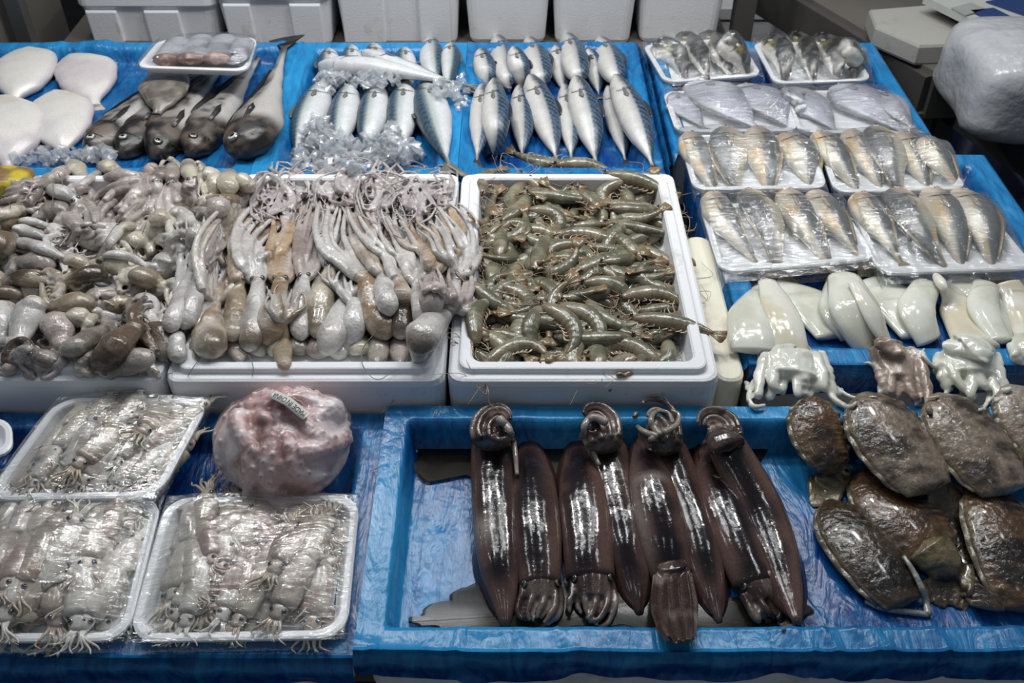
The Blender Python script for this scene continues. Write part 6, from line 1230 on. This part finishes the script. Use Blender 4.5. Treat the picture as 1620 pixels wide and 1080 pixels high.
# ------------------------------------------------------------------ white cleaned cuttlefish over the crate edge
WG = 'white cleaned cuttlefish on the crate edge'
def flesh_tube(pts, ws, flat, colr, n=30, M=18, lift=0., q=.7, open_=None, sink=.1, zmin=None):
    t = np.linspace(0, 1, n); wv = np.interp(t, np.linspace(0, 1, len(ws)), ws); X, r = lay(pts, n, wv, flat, sink, straight=len(pts) < 4, q=q, lift=lift, zmin=zmin); r = gsm(r, 1.2)
    return loft(X, r, r*flat, M, colf=lambda t_, th, V: mixc(colr[0], colr[1], sst(-.2, .5, fbm(V, 20, 3, 3))))
WC = (lin(224, 224, 214), lin(206, 206, 192)); WY = (lin(214, 206, 184), lin(226, 224, 214)); WGc = (lin(176, 158, 146), lin(126, 108, 96))
def white_c(label, flaps, core, arms, acol, nar=9, armw=9, tails=()):
    parts = []
    root = None
    allp = []
    cvs = []
    for pts, ws, fl in flaps: p = flesh_tube(pts, [w_*1.3 for w_ in ws], fl*.8, WC); stamp(p[0], p[1]); cvs.append(('mantle_flap', p))
    p = [flesh_tube(core[0], core[1], .38, WY, lift=.0)]; stamp(p[0][0], p[0][1]); cvs.append(('body', p[0]))
    (a0, a1, w0, w1) = arms; ps = []
    for k in range(nar):
        f = (k-(nar-1)/2)/((nar-1)/2); mid = ((a0[0]+a1[0])/2+f*(w0+w1)/2*.5+rnd(-9, 9), (a0[1]+a1[1])/2+rnd(-9, 9)); end = (a1[0]+f*w1/2+rnd(-9, 9), a1[1]+rnd(-22, 8)); st0 = (a0[0]+f*w0/2, a0[1]); crl = (end[0]+rnd(-12, 12), end[1]-rnd(2, 14))
        t = flesh_tube([st0, mid, end, crl], [armw*1.5, armw*1.5, armw*1.1, armw*.7], .85, acol, 26, 10, lift=.004*(k % 2), sink=0, zmin=.868+.008*(k % 2)-.022*np.linspace(0, 1, 26)**2); ps.append(t)
    hb = flesh_tube([core[0][-1], a0, ((a0[0]+a1[0])/2, (a0[1]+a1[1])/2)], [w0*.7, w0*.95, w0*.8], .40, acol, 14, 18, lift=.0, zmin=.874); ps.append(hb)
    for pts, w_ in tails: ps.append(flesh_tube(pts, [w_, w_*.9, w_*.8, w_*.5], .9, WC if acol is not WGc else WC, 40, 9, lift=.002, sink=0, zmin=.858))
    V, F, C = fuse(ps, .0024, 2); V = V+norm(V-V.mean(0))*(np.abs(vn(V, 75, 8))*.004+vn(V, 30, 2)*.003)[:, None]; C = mixc(C, lin(150, 140, 128), sst(.3, .7, vn(V, 60, 4))*.35)
    allv = np.vstack([c[1][0] for c in cvs]); root = thing('white_cuttlefish', label, 'cuttlefish', (allv[:, 0].mean(), allv[:, 1].mean(), allv[:, 2].min()), WG)
    for nm, (V2, F2, C2) in cvs: V2 = V2+norm(V2-V2.mean(0))*(vn(V2, 22, 5)*.0016)[:, None]; mesh(nm, V2, F2, M_WHITE, root, C2)
    mesh('head_and_arms', V, F, M_WHITE if acol is not WGc else M_SLIME, root, C); stamp(V); return root
white_c('white cleaned cuttlefish at the left, wide open, with a knobbly bunch of white arms', [([(1216, 450), (1192, 500), (1192, 556)], [26, 62, 58], .42), ([(1226, 450), (1278, 480), (1318, 532)], [24, 66, 44], .30)], ([(1214, 446), (1236, 500), (1252, 560)], [30, 62, 60]), ((1250, 560), (1256, 628), 92, 128), WC, 11, 13,
    tails=[([(1300, 590), (1326, 615), (1350, 628), (1386, 626)], 8), ([(1300, 600), (1318, 630), (1340, 642), (1352, 634)], 13), ([(1206, 590), (1186, 618), (1190, 642), (1212, 640)], 12)])
white_c('white cleaned cuttlefish rolled like a tube, with brownish grey arms hanging down', [([(1330, 446), (1322, 490), (1340, 530)], [36, 40, 30], .5), ([(1376, 444), (1420, 480), (1456, 530)], [44, 72, 52], .34), ([(1336, 442), (1352, 490), (1376, 545)], [40, 66, 58], .62)], ([(1350, 446), (1382, 500), (1404, 545)], [20, 36, 50]), ((1410, 552), (1440, 640), 56, 62), WGc, 8, 12,
    tails=[([(1396, 600), (1388, 585), (1376, 574), (1366, 574)], 8), ([(1392, 622), (1390, 600), (1384, 590), (1378, 586)], 7), ([(1452, 560), (1464, 580), (1460, 610), (1448, 640)], 14)])
white_c('white cleaned cuttlefish in the middle right, dark thread-like veins on its body', [([(1466, 450), (1450, 490), (1470, 540)], [34, 46, 40], .5), ([(1500, 446), (1548, 470), (1582, 540)], [40, 60, 34], .42)], ([(1486, 444), (1516, 490), (1544, 545)], [40, 66, 74]), ((1530, 560), (1550, 625), 84, 84), WC, 9, 12,
    tails=[([(1500, 570), (1480, 580), (1466, 566), (1462, 552)], 9), ([(1508, 610), (1496, 622), (1480, 628), (1464, 630)], 8), ([(1566, 600), (1562, 628), (1556, 644), (1548, 648)], 10)])
white_c('white cleaned cuttlefish cut by the right edge of the view', [([(1560, 450), (1556, 490), (1586, 540)], [30, 40, 30], .5), ([(1620, 446), (1660, 480), (1680, 530)], [40, 70, 50], .4)], ([(1596, 446), (1616, 490), (1634, 540)], [40, 60, 54]), ((1630, 545), (1645, 568), 60, 70), WC, 7, 11)

# ------------------------------------------------------------------ odds and ends at the left edge
V, F = blob_box(P(4, 292, .915), .05, .03, .02, 22, .008, 9); C = mixc(lin(140, 112, 74), lin(206, 186, 60), sst(.1, .5, vn(V, 40, 4)))
o = mesh('roe_lump', V, F, M_SLIME, col=C); tag(o, 'brown and yellow lump at the left edge behind the tangled octopuses', 'roe')
tray('white foam tray corner poking in at the left edge above the squid trays', (-90, 662), (18, 660), (20, 720), (-100, 722), .860)
